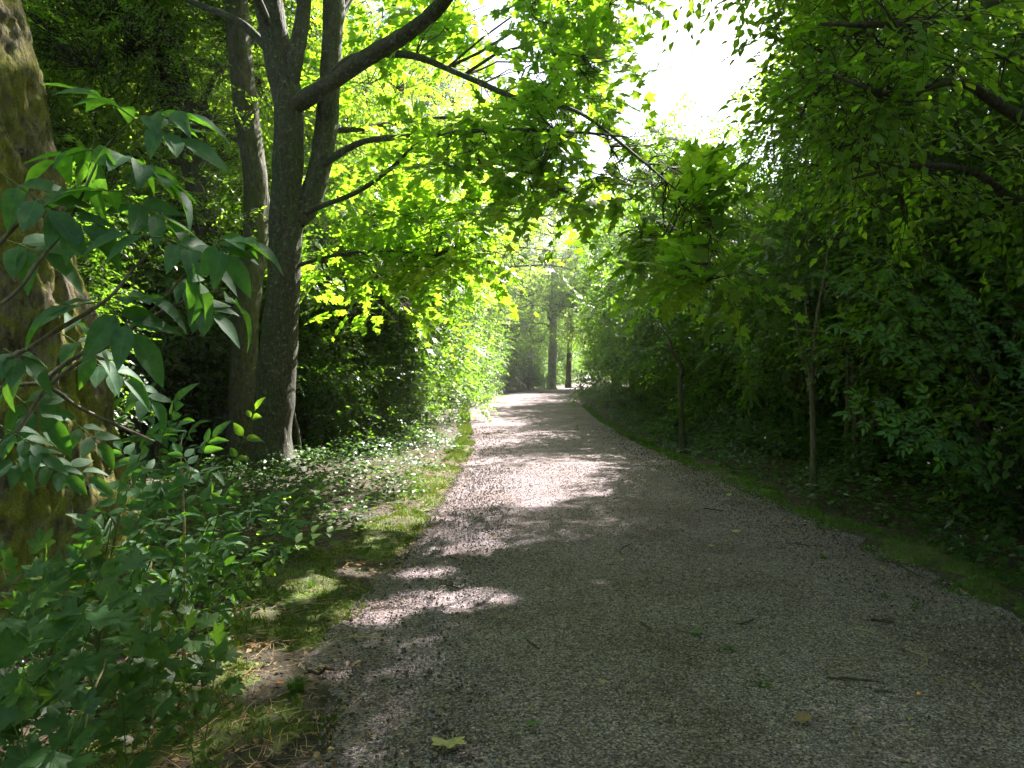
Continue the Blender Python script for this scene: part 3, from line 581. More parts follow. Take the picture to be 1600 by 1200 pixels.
# tall tree behind the hedge on the right: its crown shades the near path
tb = np.array([8.6, 14.5, 0]); tall = empty('ash_tree', tb, 'tall dark tree rising behind the hedge at the right edge', 'tree')
tt = np.array([[8.6, 14.5, -.1, .42], [8.5, 14.5, 3, .33], [8.2, 14.6, 7, .28], [8.0, 14.8, 11, .2], [8.4, 15, 15, .1], [8.8, 15, 18, .03]])
mb = MB(); limb_mesh(mb, tt, 40, 120, .02, 3, 9, .3, 4); link('trunk', mb.mesh('trunk', B_DARK), tall)
t_l = [np.array([[8.1, 14.6, 8, .14], [6.6, 13.6, 10, .1], [5.8, 12.8, 10.8, .05], [5.2, 12.4, 11.2, .02]]), np.array([[7.9, 14.7, 10, .13], [7.4, 16, 12.4, .09], [7.6, 17, 13.6, .04]]), np.array([[8, 14.7, 9, .13], [10, 14, 11, .09], [12, 14, 12, .04]]),
       np.array([[8.1, 14.6, 7.5, .12], [7.6, 12, 9.2, .08], [7, 9.8, 10, .04]]), np.array([[7.6, 14.9, 12, .1], [8.4, 14.4, 15, .07], [9.2, 14.6, 16.6, .03]])]
for l in t_l: limb(tall, l, B_DARK, sides=8, rings=26, amp=.006)
crown(tall, [tt[2:]] + t_l, [(6.6, 12, 8.4, 1.7, 2, 1.2, 1.2), (7.4, 16.4, 9.4, 1.8, 2.2, 1.6, 1.2), (8.6, 20, 10, 2, 2.4, 2, 1.1), (6.6, 14.5, 12, 1.8, 2.2, 1.4), (8.4, 17, 13.4, 2.6, 2.6, 1.8), (11, 14, 12, 3, 3, 2.4), (9.6, 14.5, 16, 2.4, 2.4, 2.0), (9, 13, 8, 2.6, 2.2, 2.2)], 5200, 'oval', .17, (M_OVAL, B_TWIG), (.6, 1.1), 8, .34, .7, True, 0, 9, 5, .04)
print('heroes', TRIS)

# prototypes of background trees and shrubs (built far below the first copy's place, then moved)
def bg_tree(name, label, h, r, n, leafsz, seed, fork=True, bark=B_DARK, leaf=M_FAR, low=.32, kind='oval'):
    root = empty(name, (0, 0, 0), label, 'tree'); rs = np.random.default_rng(seed)
    ln = np.array([[0, 0, -.3, r * 1.25], [.05, 0, h * .12, r], [.2 * rs.normal(), .2 * rs.normal(), h * .35, r * .8], [.35 * rs.normal(), .35 * rs.normal(), h * .6, r * .55], [.5 * rs.normal(), .5 * rs.normal(), h * .95, r * .1]])
    mb = MB(); limb_mesh(mb, ln, 22, 70, .02, 3, 7, .3, seed); link('trunk', mb.mesh('trunk', bark), root)
    limbs = []; blobs = []; S_ = smooth_line(ln, 40)
    for k in range(11):
        f = low + .06 + (1 - low - .1) * k / 11; a = k * 2.4 + rs.uniform(-.3, .3); s = S_[int(f * 39)]; reach = h * .24 * (1.15 - .8 * abs(f - .55) * 1.4)
        e = s[:3] + np.array([cos(a) * reach, sin(a) * reach, reach * .45]); m_ = (s[:3] + e) / 2 + np.array([0, 0, -.05 * reach])
        l = np.array([[*s[:3], s[3] * .5], [*m_, s[3] * .32], [*e, .02]]); limbs.append(l); mb = MB(); limb_mesh(mb, l, 6, 12, 0); link('branch', mb.mesh('branch', bark), root)
        blobs.append((*(e + np.array([0, 0, .1])), h * .15, h * .15, h * .10)); blobs.append((*(m_ + np.array([0, 0, .1])), h * .11, h * .11, h * .08, .6))
    blobs.append((*S_[37][:3], h * .15, h * .15, h * .12))
    crown(root, [ln] + limbs, blobs, n, kind, leafsz, (leaf, B_TWIG), (.5, 1.0), 8, .36, .7, False, 0, seed, 4, .035, shared=True)
    return root
T1 = bg_tree('woodland_tree', 'x', 16, .30, 5200, .20, 21, low=.16)
T2 = bg_tree('woodland_tree', 'x', 13, .20, 4600, .19, 22, low=.08)
T3 = bg_tree('woodland_tree', 'x', 19, .36, 6000, .21, 23, low=.2)

def shrub(label, h, r, n, leafsz, seed, leaf=M_SHRUB, low=.14, stems=7, cat='shrub', name='hedge_shrub'):
    root = empty(name, (0, 0, 0), label, cat); rs = np.random.default_rng(seed); limbs = []; blobs = []
    for k in range(stems):
        a = k * 2 * pi / stems + rs.uniform(-.4, .4); rr = rs.uniform(.25, .8) * r; b = np.array([cos(a), sin(a), 0]) * rs.uniform(.05, .28); hh = h * rs.uniform(.65, .95)
        e = np.array([cos(a) * rr, sin(a) * rr, hh]); m1 = b + (e - b) * np.array([.15, .15, .33]) + rs.normal(0, .06, 3); m2 = b + (e - b) * np.array([.5, .5, .68]) + rs.normal(0, .08, 3)
        l = np.array([[*(b - [0, 0, .15]), .045], [*m1, .036], [*m2, .024], [*e, .008]]) * np.array([1, 1, 1, rs.uniform(.6, 1.3)]); limbs.append(l)
        mb = MB(); limb_mesh(mb, l, 7, 18, .004, 2, 20); link('stem', mb.mesh('stem', B_STEM), root)
        for f in (.45, .75, 1.0):
            if f * hh / h < low * 2: continue
            c = b + (e - b) * f; blobs.append((c[0] * 1.1, c[1] * 1.1, c[2], r * .42, r * .42, h * .13))
    for k in range(12):
        a = k * 2.4 + .3; z = h * (low + .06 + .042 * k); blobs.append((cos(a) * r * .7, sin(a) * r * .7, z, r * .40, r * .40, h * .10, 1.1))
    blobs.append((0, 0, h * .82, r * .55, r * .55, h * .12))
    crown(root, limbs, blobs, n, 'oval', leafsz, (leaf, B_TWIG), (.25, .5), 7, .36, 1.4, False, 0, seed, 4, .012, shared=True, twig_r=.003)
    return root
Sh = [shrub('x', 5.2, 2.0, 4200, .11, 31), shrub('x', 6.4, 2.1, 5000, .115, 32, low=.16), shrub('x', 4.4, 1.8, 3600, .10, 33, low=.03), shrub('x', 2.2, 1.2, 1600, .085, 34, low=.0, name='bush', cat='bush')]
print('protos', TRIS)

def place(proto, x, y, rz, sc, label, group=None, used=[]):
    if proto.name not in used:
        used.append(proto.name); r = proto; r.location = (x, y, float(ground(x, y))); r.rotation_euler = (0, 0, rz); r.scale = (sc,) * 3; r['label'] = label
        if group: r['group'] = group
        r['rk'] = 1
        return r
    r = dup(proto, (x, y, float(ground(x, y))), rz, sc, label, group)
    if x > 3 and 0 < y < 13:             # shade of the near right thicket put into a darker leaf colour
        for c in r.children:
            if c.name.startswith('foliage'): c.material_slots[0].link = 'OBJECT'; c.material_slots[0].material = M_SHADED
    return r

# right hedge, first row
HR = [(0, 6.6, 3.2, .9, 'dense dark shrub at the lower right corner of the view, nearest to the camera'),
      (2, 6.1, 6.2, 1.0, 'dark shrub under the drooping elm boughs, behind the pale elder leaves'),
      (1, 6.2, 9.0, .95, 'dark hedge shrub with a thin pale stem rising beside the path'),
      (0, 5.9, 12.0, 1.05, 'tall bushy hedge shrub with bare stems just beyond the thin pale stem'),
      (1, 6.4, 15.2, 1.0, 'broad hedge shrub with crooked grey stems above lit low weeds'),
      (2, 6.2, 18.4, 1.25, 'rounded hedge shrub leaning over the right verge where the sun flecks lie'),
      (0, 5.6, 22.0, 1.25, 'hedge shrub at the middle of the right row with sunlit top'),
      (1, 5.7, 26.5, 1.15, 'tall hedge shrub halfway to the bend with bright crown'),
      (2, 6.0, 31, 1.5, 'hedge shrub before the bend standing over the grassy verge'),
      (0, 6.3, 36, 1.35, 'hedge shrub at the start of the bend with low boughs'),
      (1, 7.2, 42, 1.2, 'hedge shrub on the inside of the bend, small in the distance'),
      (2, 8.3, 49, 1.6, 'hedge shrub arching over the far path beyond the bend'),
      (0, 9.8, 57, 1.4, 'farthest but one hedge shrub on the right of the far path'),
      (1, 11.2, 66, 1.4, 'farthest hedge shrub, closing the right side of the far path')]
for i, (k, x, y, s, lab) in enumerate(HR):
    r = place(Sh[k], x - .15 * (y > 8), y, i * 1.9, s, lab); r.scale = (s * 1.05, s * 1.05, s * [1.3, 1.05, 1.2 if y < 25 else 1.5, 1][k])
for i in range(34):
    row = i % 2; y = 2.5 + (i // 2) * 4.1 + row * 1.7; x = 9.0 + row * 3.3 + rng.uniform(-.5, .5) + max(0, y - 35) * .12
    place(Sh[i % 3], x, y, i * 2.2, rng.uniform(1.05, 1.35), 'dark shrub packed in the thicket behind the right hedge', 'shrubs behind the right hedge')
for i in range(22):
    place(Sh[3], 7.5 + (i % 3) * 1.3 + max(0, i * 1.8 - 30) * .12, 3.5 + i * 1.8, i * 1.1, 1.15 + .1 * (i % 4), 'low dark bush filling the thicket under the right hedge', 'low bushes under the right hedge')
for i in range(16):
    y = 8 + i * 9.0; x = 17 + (i % 3) * 5 + y * .12; place([T2, T1, T3][i % 3], x, y, i * 1.3, .8 + .1 * (i % 3), 'woodland tree standing far back behind the right thicket', 'trees behind the right thicket')
# left: bushes from the maple to the bend
HL = [(1, -3.6, 17.2, 1.0, 'dense dark bush behind the maple with many thin bare stems'), (0, -3.0, 20.6, .95, 'leafy bush with a sheaf of thin stems at the edge of the left verge'),
      (0, -5.2, 15.4, .95, 'dark bush in the gap right behind the maple trunk'), (2, -3.1, 24.5, 1.25, 'bright sunlit bush left of the path before the bend'), (1, -3.7, 28.5, 1.05, 'tall sunlit bush glowing yellow green at the left of the bend'),
      (2, -3.6, 34, 1.5, 'sunlit bush reaching over the left edge of the bend'), (0, -2.9, 41, 1.3, 'overexposed bush on the outer side of the bend'), (3, -1.9, 37, 1.1, 'low white lit bush beside the path at the bend'),
      (3, -2.6, 31, 1.2, 'low sunlit bush hanging over the left verge'), (1, -1.6, 50, 1.2, 'bush behind the low white lit bush at the bend'), (0, 1.2, 62, 1.2, 'dark bush under the far pale trunk'), (3, 2.4, 58, 1.0, 'low dark bush at the foot of the far trees'), (3, -.4, 53, 1.1, 'low bush left of the far pale trunk'), (2, 5.5, 84, 1.6, 'bush left of the far end of the path'), (0, -1.5, 66, 1.3, 'shaded bush between the far trunks and the wood'), (1, 1.6, 74, 1.3, 'shaded bush behind the thick pale trunk'), (2, 4.0, 72, 1.5, 'shaded bush behind the dark far trunk'), (0, 8.0, 108, 1.6, 'sunlit green bush glimpsed at the far end of the path'), (1, 13, 135, 1.6, 'bush where the path disappears'), (0, 17, 128, 1.8, 'bush across the very end of the path'), (3, 1.2, 50.5, 1.0, 'low leafy bush just before the pale trunk'), (2, -4.4, 18.6, 1.1, 'dark bush filling the hollow beyond the maple'), (2, -2.9, 17.0, .62, 'small leafy bush leaning over the mossy verge beyond the maple'), (3, -3.5, 15.2, .9, 'low dark bush just past the foot of the maple')]
for i, (k, x, y, s, lab) in enumerate(HL): place(Sh[k], x, y, i * 1.7 + .5, s, lab)
for i in range(44):
    row = i % 3; y = 6 + (i // 3) * 4.2 + row * 1.2; x = -7.4 - row * 3.4 + rng.uniform(-.6, .6) + max(0, y - 40) * .09
    place(Sh[[0, 2, 1][row]], x, y, i * 2.7, rng.uniform(.8, 1.1), 'dark understorey shrub in the wood left of the path', 'understorey shrubs of the left wood')
# wood on the left, one by one
def lean_tree(label, pts, r, kind_blobs, n, seed, bark=B_DARK, limbs=()):
    base = pts[0]; root = empty('woodland_tree', base[:3], label, 'tree'); mb = MB(); limb_mesh(mb, np.array(pts), 44, 160, .02, 3, 9, .3, seed); link('trunk', mb.mesh('trunk', bark), root)
    for l in limbs: limb(root, l, bark, sides=10, rings=30, amp=.006)
    crown(root, [np.array(pts)[2:]] + list(limbs), kind_blobs, n * 2, 'oval', .095, (M_OVAL, B_TWIG), (.4, .7), 9, .38, .8, False, 0, seed, 5, .03); return root
def gb(px, Y): x = (px - 800) / F * Y; return [x, Y, float(ground(x, Y)) - .1]
A = np.vstack([[*gb(360, 15), .42], L4((352, 600, 15, .34), (335, 420, 15, .31), (318, 320, 15, .29), (296, 200, 15, .27), (272, 110, 15, .25), (255, 0, 15, .23), (248, -120, 15, .2), (260, -400, 15.2, .1))])
lean_tree('leaning dark tree left of the maple with a limb sweeping up to the left', A, .3, [PB(230, 60, 14.5, 2.4, 1.8, 1.2), PB(120, 60, 14, 2.2, 1.8, 1.3), PB(300, -150, 14.5, 2.6, 2.2, 1.6), PB(100, -150, 14, 2.6, 2.2, 1.5), PB(60, 200, 14.5, 1.8, 1.5, 1.0, .8), PB(190, 230, 15.5, 1.6, 1.2, .8, .7), PB(250, 330, 15.6, 1.4, 1.2, .8, .8), PB(330, 250, 16, 1.2, 1, 1.0, .7)], 2100, 41, B_DARK,
          [L4((290, 170, 15, .12), (240, 80, 14.6, .10), (180, 40, 14.4, .08), (125, -5, 14.2, .05)), L4((300, 230, 15, .10), (240, 140, 15.4, .09), (180, 80, 15.8, .06), (100, 40, 16, .03)), L4((300, 200, 15, .06), (350, 100, 15.2, .05), (400, 60, 15.4, .02)), L4((310, 260, 15, .07), (200, 245, 14.6, .05), (90, 265, 14.2, .02))])
Bt = np.vstack([[*gb(382, 13.4), .34], L4((380, 640, 13.4, .26), (384, 500, 13.4, .235), (398, 390, 13.4, .22), (402, 300, 13.4, .21), (388, 190, 13.4, .22), (378, 100, 13.4, .2), (370, 0, 13.4, .2), (360, -150, 13.4, .16), (350, -400, 13.4, .07))])
lean_tree('slim dark tree half hidden behind the maple, leaf clad higher up', Bt, .22, [PB(395, 250, 13.4, .45, .45, 1.4, 2.2), PB(350, 150, 14.5, 1.4, 1.2, 1.0, .7), PB(430, 20, 14.5, 1.6, 1.4, 1.0), PB(360, -200, 13.5, 2.4, 2.4, 1.6)], 900, 43, B_DARK,
          [L4((390, 230, 13.4, .05), (340, 205, 13.4, .04), (290, 195, 13.4, .02)), L4((380, 120, 13.4, .05), (400, 60, 13.8, .03), (430, 0, 14, .02))])
Ct = np.vstack([[*gb(505, 18), .38], L4((500, 560, 18, .3), (498, 400, 18, .28), (492, 250, 18, .26), (484, 100, 18, .25), (480, 0, 18, .25), (478, -150, 18, .2), (480, -350, 18, .08))])
lean_tree('grey trunk seen between the two stems of the maple', Ct, .25, [PB(480, -60, 18, 3, 2.2, 1.8), PB(560, 120, 18.5, 2.2, 1.8, 1.4), PB(420, 150, 18.5, 2, 1.6, 1.4), PB(600, 260, 18.5, 2, 1.6, 1.2, .8)], 1300, 44, B_PALE)
BT = [(0, -8.5, 19, 'straight woodland tree behind the leaning dark tree'), (1, -11.5, 22, 'woodland tree deep in the wood above the left thicket'), (2, -15, 27, None), (1, -5.8, 24, 'woodland tree behind the dense bushes past the maple'),
      (0, -9, 31, None), (2, -6, 36, 'woodland tree rising over the sunlit bushes at the left of the bend'), (1, -13, 38, None), (0, -19, 34, None), (2, -10, 46, None), (0, -4.2, 48, 'woodland tree over the outer side of the bend'), (1, -16, 48, None), (2, -23, 45, None), (0, -10.5, 18.0, 'woodland tree behind the mossy trunk and the leaning tree'),
      (1, -13.8, 19.0, None), (2, -13, 16, None), (0, -18, 22, None), (1, -21, 30, None), (2, -27, 38, None), (0, -30, 50, None), (1, -2, 60, 'woodland tree left of the far pale trunk'), (2, 0, 76, 'tall tree closing the view behind the bend'), (0, -8, 62, None), (1, -15, 64, None), (2, -24, 62, None),
      (1, 5, 96, 'tree above the far end of the path on its left'), (0, 16, 92, None), (2, 8, 120, None), (1, 20, 128, None), (0, 14, 150, 'tree closing the very end of the path'), (2, 24, 160, None), (1, -4, 105, None), (0, 30, 145, None), (2, -12, 90, None), (1, 11.5, 104, None), (0, 2.5, 140, None)]
for i, (k, x, y, lab) in enumerate(BT): place([T1, T2, T3][k], x, y, i * 2.1, .85 + .25 * ((i * 7) % 5) / 5, lab or 'distant woodland tree among many in the wood', None if lab else 'distant woodland trees')
# trees around and behind the photographer
for i, (k, x, y) in enumerate([(0, -9.5, -3), (1, -8.5, -10), (2, -12, -16), (1, 10, -4), (2, 11, -13), (1, -12, 3), (2, 13, 2), (1, -11, -27), (2, 10, -28)]):
    place([T1, T2, T3][k], x, y, i * 1.9, .95, 'woodland tree beside the near end of the path', 'trees around the near end of the path')
# the far trunks at the bend
def trunk_tree(px, Y, dia, hp, bark, label, blobs, n, seed):
    b = gb(px, Y); line = np.array([[*b, dia * .62], [b[0], Y, b[2] + 1, dia * .5], [b[0] + .1, Y, b[2] + 4, dia * .45], [b[0] + .2, Y, b[2] + 9, dia * .33], [b[0] + .2, Y, b[2] + 14, dia * .1]])
    root = empty('roadside_tree', b, label, 'tree'); mb = MB(); limb_mesh(mb, line, 24, 70, .02, 3, 6, .25, seed); link('trunk', mb.mesh('trunk', bark), root)
    crown(root, [line[1:]], blobs, n, 'oval', .2, (M_FAR, B_TWIG), (.6, 1.1), 8, .30, .6, False, 0, seed, 5, .05)
trunk_tree(862, 54, .62, 0, B_PALE, 'thick pale trunk standing where the path bends away', [PB(850, 505, 50, 2.6, 2.0, 1.3, 1.6), PB(830, 470, 51, 3.0, 2.4, 1.6, 1.5), PB(890, 455, 51, 2.6, 2.4, 1.4, 1.4), PB(840, 420, 52, 3.4, 2.4, 1.6, 1.4), PB(800, 420, 53, 4, 3, 2), PB(880, 430, 54, 3.4, 3, 2), PB(840, 330, 54, 5, 4, 2.4), PB(740, 380, 53, 3.6, 3, 2)], 1900, 61)
trunk_tree(829, 57, .32, 0, B_PALE, 'thin pale trunk just left of the thick pale trunk', [PB(815, 520, 54, 2.6, 2, 1.2, 1.5), PB(800, 480, 57, 3, 2.4, 1.6), PB(780, 360, 58, 4, 3, 2)], 800, 62)
trunk_tree(888, 60, .45, 0, B_DARK, 'dark trunk right of the thick pale trunk, beside the far path', [PB(900, 515, 56, 2.2, 2, 1.4, 1.6), PB(915, 470, 56, 2.2, 2, 1.4, 1.4), PB(900, 430, 60, 4, 3, 2.2), PB(920, 340, 61, 5, 4, 2.4)], 1400, 63)
lt = empty('lime_tree', (-4.6, 27, .1), 'sunlit tree at the left before the bend, arching its bright boughs over the path', 'tree')
ll = np.array([[-4.6, 27, 0, .30], [-4.5, 27, 1.5, .24], [-4.3, 27, 4, .2], [-3.9, 27, 7, .16], [-3.4, 27, 11, .08], [-3.2, 27, 14, .03]]); mb = MB(); limb_mesh(mb, ll, 24, 80, .02, 3, 8, .3, 6); link('trunk', mb.mesh('trunk', B_DARK), lt)
lls = [np.array([[-4.3, 27, 4, .1], [-2.6, 26.6, 5.6, .07], [-.4, 26, 6.2, .04], [1.6, 25.5, 6.0, .015]]), np.array([[-4, 27, 6.4, .1], [-2, 29, 8, .07], [.6, 31, 9, .03]]), np.array([[-3.9, 27, 7.5, .1], [-1.8, 25, 9.4, .06], [.5, 23.5, 10, .03]]), np.array([[-4.2, 27, 5, .1], [-6, 26, 7, .06], [-8, 26, 8, .03]])]
for l in lls: limb(lt, l, B_DARK, sides=7, rings=26, amp=.004)
crown(lt, [ll[2:]] + lls, [(-3, 26.6, 5.6, 1.6, 1.6, 1), (-1, 26.2, 6.4, 1.7, 1.6, .9), (1, 25.6, 6.3, 1.2, 1.3, .7, .8), (-1.8, 29, 8, 2.2, 2, 1.2), (.6, 31, 9, 1.9, 1.9, 1.1), (-1.6, 25, 9.6, 2.2, 2, 1.3), (.5, 23.6, 10, 1.7, 1.6, 1, .7), (-6.5, 26, 7.4, 2.4, 2.2, 1.4), (-3.3, 27, 12, 2.6, 2.6, 2), (-4, 25.6, 3.8, 1.3, 1.3, .9)], 3800, 'oval', .14, (M_FAR, B_TWIG), (.4, .8), 8, .36, .8, True, 0, 81, 5, .03)
lt2 = empty('lime_tree', (-4.2, 40, .6), 'second sunlit tree at the left of the bend with boughs hanging over the bright path', 'tree')
la = np.array([[-4.2, 40, .4, .32], [-4.1, 40, 3, .25], [-3.7, 40, 7, .2], [-3.2, 40, 12, .1], [-3, 40, 16, .03]]); mb = MB(); limb_mesh(mb, la, 20, 70, .02, 3, 8, .3, 7); link('trunk', mb.mesh('trunk', B_PALE), lt2)
las = [np.array([[-3.8, 40, 5.5, .12], [-1.5, 39.5, 7.2, .08], [1.5, 39, 7.6, .05], [3.6, 38.6, 7.2, .015]]), np.array([[-3.6, 40, 8, .12], [-.8, 41, 10, .07], [2.4, 42, 11, .03]]), np.array([[-3.4, 40, 10, .1], [-1, 38, 13, .05], [1, 37, 14, .02]])]
for l in las: limb(lt2, l, B_DARK, sides=7, rings=26, amp=.004)
crown(lt2, [la[1:]] + las, [(-2.5, 39.6, 6.6, 2, 2, 1.1), (.4, 39.2, 7.6, 2.2, 2, 1.1), (3, 38.8, 7.4, 1.6, 1.6, .9), (-.8, 41, 10.2, 2.6, 2.4, 1.5), (2.4, 42, 11, 2.2, 2.2, 1.4), (-1, 38, 13, 2.8, 2.6, 1.8), (1.2, 37, 14.4, 2, 2, 1.3), (-4, 40, 4.6, 1.8, 1.8, 1.1), PB(850, 440, 40, 1.8, 1.8, .9, 1.5), PB(790, 480, 39, 1.4, 1.4, .8, 1.4), PB(900, 410, 41, 1.8, 1.8, 1.0, 1.5), PB(860, 360, 41, 2.4, 2, 1.3, 1.4), PB(940, 350, 42, 2, 2, 1.2, 1.2), (-4.5, 40, 13, 3, 3, 2.4)], 4300, 'oval', .17, (M_FAR, B_TWIG), (.5, .9), 8, .36, .7, True, 0, 82, 5, .03)
rt2 = empty('lime_tree', (7.4, 52, .6), 'tree on the right of the bend whose low crown meets the trees opposite', 'tree')
lb = np.array([[7.4, 52, .4, .3], [7.2, 52, 4, .22], [6.8, 52, 9, .15], [6.6, 52, 13, .03]]); mb = MB(); limb_mesh(mb, lb, 20, 60, .02, 3, 8, .3, 8); link('trunk', mb.mesh('trunk', B_DARK), rt2)
crown(rt2, [lb], [(5.4, 51, 5.4, 2, 2, 1.1), (4, 51.5, 7.4, 2, 2, 1.2, 1.6), PB(905, 470, 50, 1.8, 1.8, 1.0, 1.8), PB(950, 440, 51, 2.2, 2, 1.4, 1.6), (6.6, 52, 9, 2.8, 2.6, 2), (8.4, 52, 6, 2.6, 2.4, 1.6), (5, 52, 11, 2.4, 2.4, 1.6)], 2900, 'oval', .18, (M_FAR, B_TWIG), (.5, .9), 8, .36, .7, False, 0, 83, 5, .03)
print('all trees', TRIS)

# ------------------------------------------------------------------ near plants
def bezier(a, m, b, n=9):
    t = np.linspace(0, 1, n)[:, None]; return a * (1 - t) ** 2 + 2 * m * t * (1 - t) + b * t ** 2
def compound(base, tip, nrm, size, LP, twigs, pairs=2):
    """a feather leaf: leaflets on a rachis"""
    ax = tip - base; ln = np.linalg.norm(ax); ax = ax / ln; nrm = unit(nrm - ax * (nrm @ ax)); side = np.cross(nrm, ax)
    twigs.append((base, (base + tip) / 2 + nrm * ln * .06, tip, .0022))
    for k in range(pairs):
        t = .42 + .38 * k; p = base + (tip - base) * t + nrm * ln * .04
        for s in (-1, 1):
            a = radians(62 - 10 * k + rng.uniform(-8, 8)); d = ax * cos(a) + side * s * sin(a) - nrm * rng.uniform(.0, .3)
            LP.append((p, d + nrm * .08, nrm + rng.normal(0, .18, 3) + side * s * .1, size * rng.uniform(.85, 1.05)))
    LP.append((tip, ax - nrm * .25 + rng.normal(0, .05, 3), nrm + rng.normal(0, .15, 3), size * 1.15))
def finish(root, LP, twigs, kind, leafm, stemm=B_GREEN, n_ind=300):
    pos = np.array([l[0] for l in LP]); ax = np.array([l[1] for l in LP]); nr = np.array([l[2] for l in LP]); sz = np.array([l[3] for l in LP])
    sp = dict(maple=(MP2, MP1, MP1, 'maple_leaf'), oval=(OV2, OV1, OV1, 'oval_leaf'), elder=(EL2, OV1, OV1, 'elder_leaf'))[kind]
    emit(root, sp[0], sp[2], sp[1], pos, frames(ax, nr), sz, leafm, n_ind, False, sp[3], min_px=9)
    if twigs:
        pts = np.array([[a, (a + 2 * m + b) / 4 * 1.0, b] for a, m, b, r in twigs]); rad = np.array([[r, r * .9, r * .6] for *_, r in twigs])
        mb = MB(); V, Q = tube_batch(pts, rad, 4); mb.add(V, Q=Q); link('leaf_stalks', mb.mesh('leaf_stalks', stemm), root, 'stuff')
def plant(name, label, cat, basexy, tips, kind, size, leafm, pairs=5, stem_r=.006, bark=B_GREEN, face=.5, group=None, from_t=.3, csize=None, bow=.15):
    b = np.array([basexy[0], basexy[1], float(ground(*basexy)) - .02]); root = empty(name, b, label, cat, group); LP, tw = [], []
    for tip in tips:
        tip = np.array(tip, float); m = (b + tip) / 2 + np.array([0, 0, 1]) * np.linalg.norm(tip - b) * bow + rng.normal(0, .03, 3); c = bezier(b, m, tip, 14)
        mb = MB(); limb_mesh(mb, np.column_stack([c, np.linspace(stem_r, stem_r * .3, 14)]), 6, 24); link('stem', mb.mesh('stem', bark), root)
        for k in range(pairs):
            t = from_t + (1 - from_t) * (k + .6) / pairs; i = t * 13; p = c[int(i)] + (c[min(int(i) + 1, 13)] - c[int(i)]) * (i - int(i)); d = unit(c[min(int(i) + 1, 13)] - c[max(int(i) - 1, 0)])
            up = unit(np.array([0, -face, 1.]) + rng.normal(0, .25, 3)); side = unit(np.cross(up, d) + rng.normal(0, .1, 3)); rot = k * pi / 2 * (kind == 'maple') + rng.uniform(-.3, .3); s2 = side * cos(rot) + np.cross(d, side) * sin(rot)
            for s in (-1, 1):
                o = unit(s2 * s + d * .6 + np.array([0, -.15, .1])); sz = size * rng.uniform(.75, 1.15) * (1 - .25 * t)
                if kind == 'elder': compound(p, p + o * csize * rng.uniform(.8, 1.1) - np.array([0, 0, .02]), up, sz, LP, tw)
                elif kind == 'maple':
                    q = p + o * size * .5 + np.array([0, 0, .02]); tw.append((p, (p + q) / 2, q, .0016)); LP.append((q, o - np.array([0, 0, .25]), up + rng.normal(0, .15, 3), sz))
                else: LP.append((p, o - np.array([0, 0, .12]), up, sz))
        up = unit(np.array([0, -face, 1.])); d = unit(tip - m)
        if kind == 'elder': compound(tip, tip + d * csize * .8, up, size * .9, LP, tw)
        else: LP.append((tip, d, up, size * .8))
    finish(root, LP, tw, kind, leafm); return root

# elder beside the camera, leaf by leaf
eb = np.array([-2.1, 1.7, 0.]); elder = empty('elder_shrub', eb, 'elder shrub with large feathered leaves hanging in front of the mossy trunk', 'shrub')
LP, TW = [], []
def E(bx, by, tx, ty, Y, tilt=.75, size=.125, dy=0., pairs=2): compound(P(bx, by, Y), P(tx, ty, Y + dy), unit(np.array([rng.normal(0, .22), -tilt * .7, 1.])), size * 1.0, LP, TW, pairs)
for a in [(215, 188, 150, 150, 1.9, .2), (212, 188, 275, 182, 1.9, .5), (225, 192, 280, 215, 1.85, 1.1), (150, 215, 145, 262, 1.95, 1.3, .13), (165, 232, 95, 248, 1.95, .4), (165, 232, 235, 268, 2.0, .2, .14), (195, 250, 262, 285, 2.0, .0, .13),
          (0, 270, 75, 325, 1.8, .8), (75, 322, 125, 350, 1.85, .9), (195, 305, 255, 345, 1.9, .5), (195, 300, 140, 300, 1.9, .2), (255, 372, 195, 366, 1.85, 1.0, .13), (262, 374, 305, 395, 1.85, .6),
          (330, 372, 350, 395, 1.75, 1.0, .105), (345, 375, 380, 378, 1.75, .2, .1), (288, 412, 310, 445, 1.8, -.3, .11), (265, 435, 300, 452, 1.95, .5, .09), (290, 470, 330, 490, 1.95, .8, .10), (345, 455, 372, 480, 1.85, -.3, .10), (165, 472, 205, 515, 1.8, .9, .14),
          (160, 472, 105, 480, 1.8, .5, .13), (178, 465, 225, 468, 1.85, .3, .11), (90, 480, 140, 520, 2.0, -.2, .11), (10, 375, 60, 395, 1.9, .9), (55, 560, 20, 590, 2.0, .7), (95, 520, 150, 560, 2.2, .6, .11),
          (20, 615, 60, 650, 2.1, .7), (0, 665, 45, 692, 1.95, .6, .075), (30, 700, 62, 712, 1.95, .6, .075), (60, 715, 100, 742, 2.0, .8, .07), (85, 720, 135, 745, 2.05, .9, .075), (5, 705, 30, 730, 1.95, .8, .07), (110, 655, 150, 690, 2.3, .7, .09), (235, 335, 205, 325, 2.1, .2, .11), 
          (130, 560, 190, 590, 2.3, .6, .11), (200, 600, 235, 625, 2.5, .6, .10), (5, 545, 30, 560, 1.9, .5, .11)]: E(*a)
finish(elder, LP, TW, 'elder', M_ELDER)
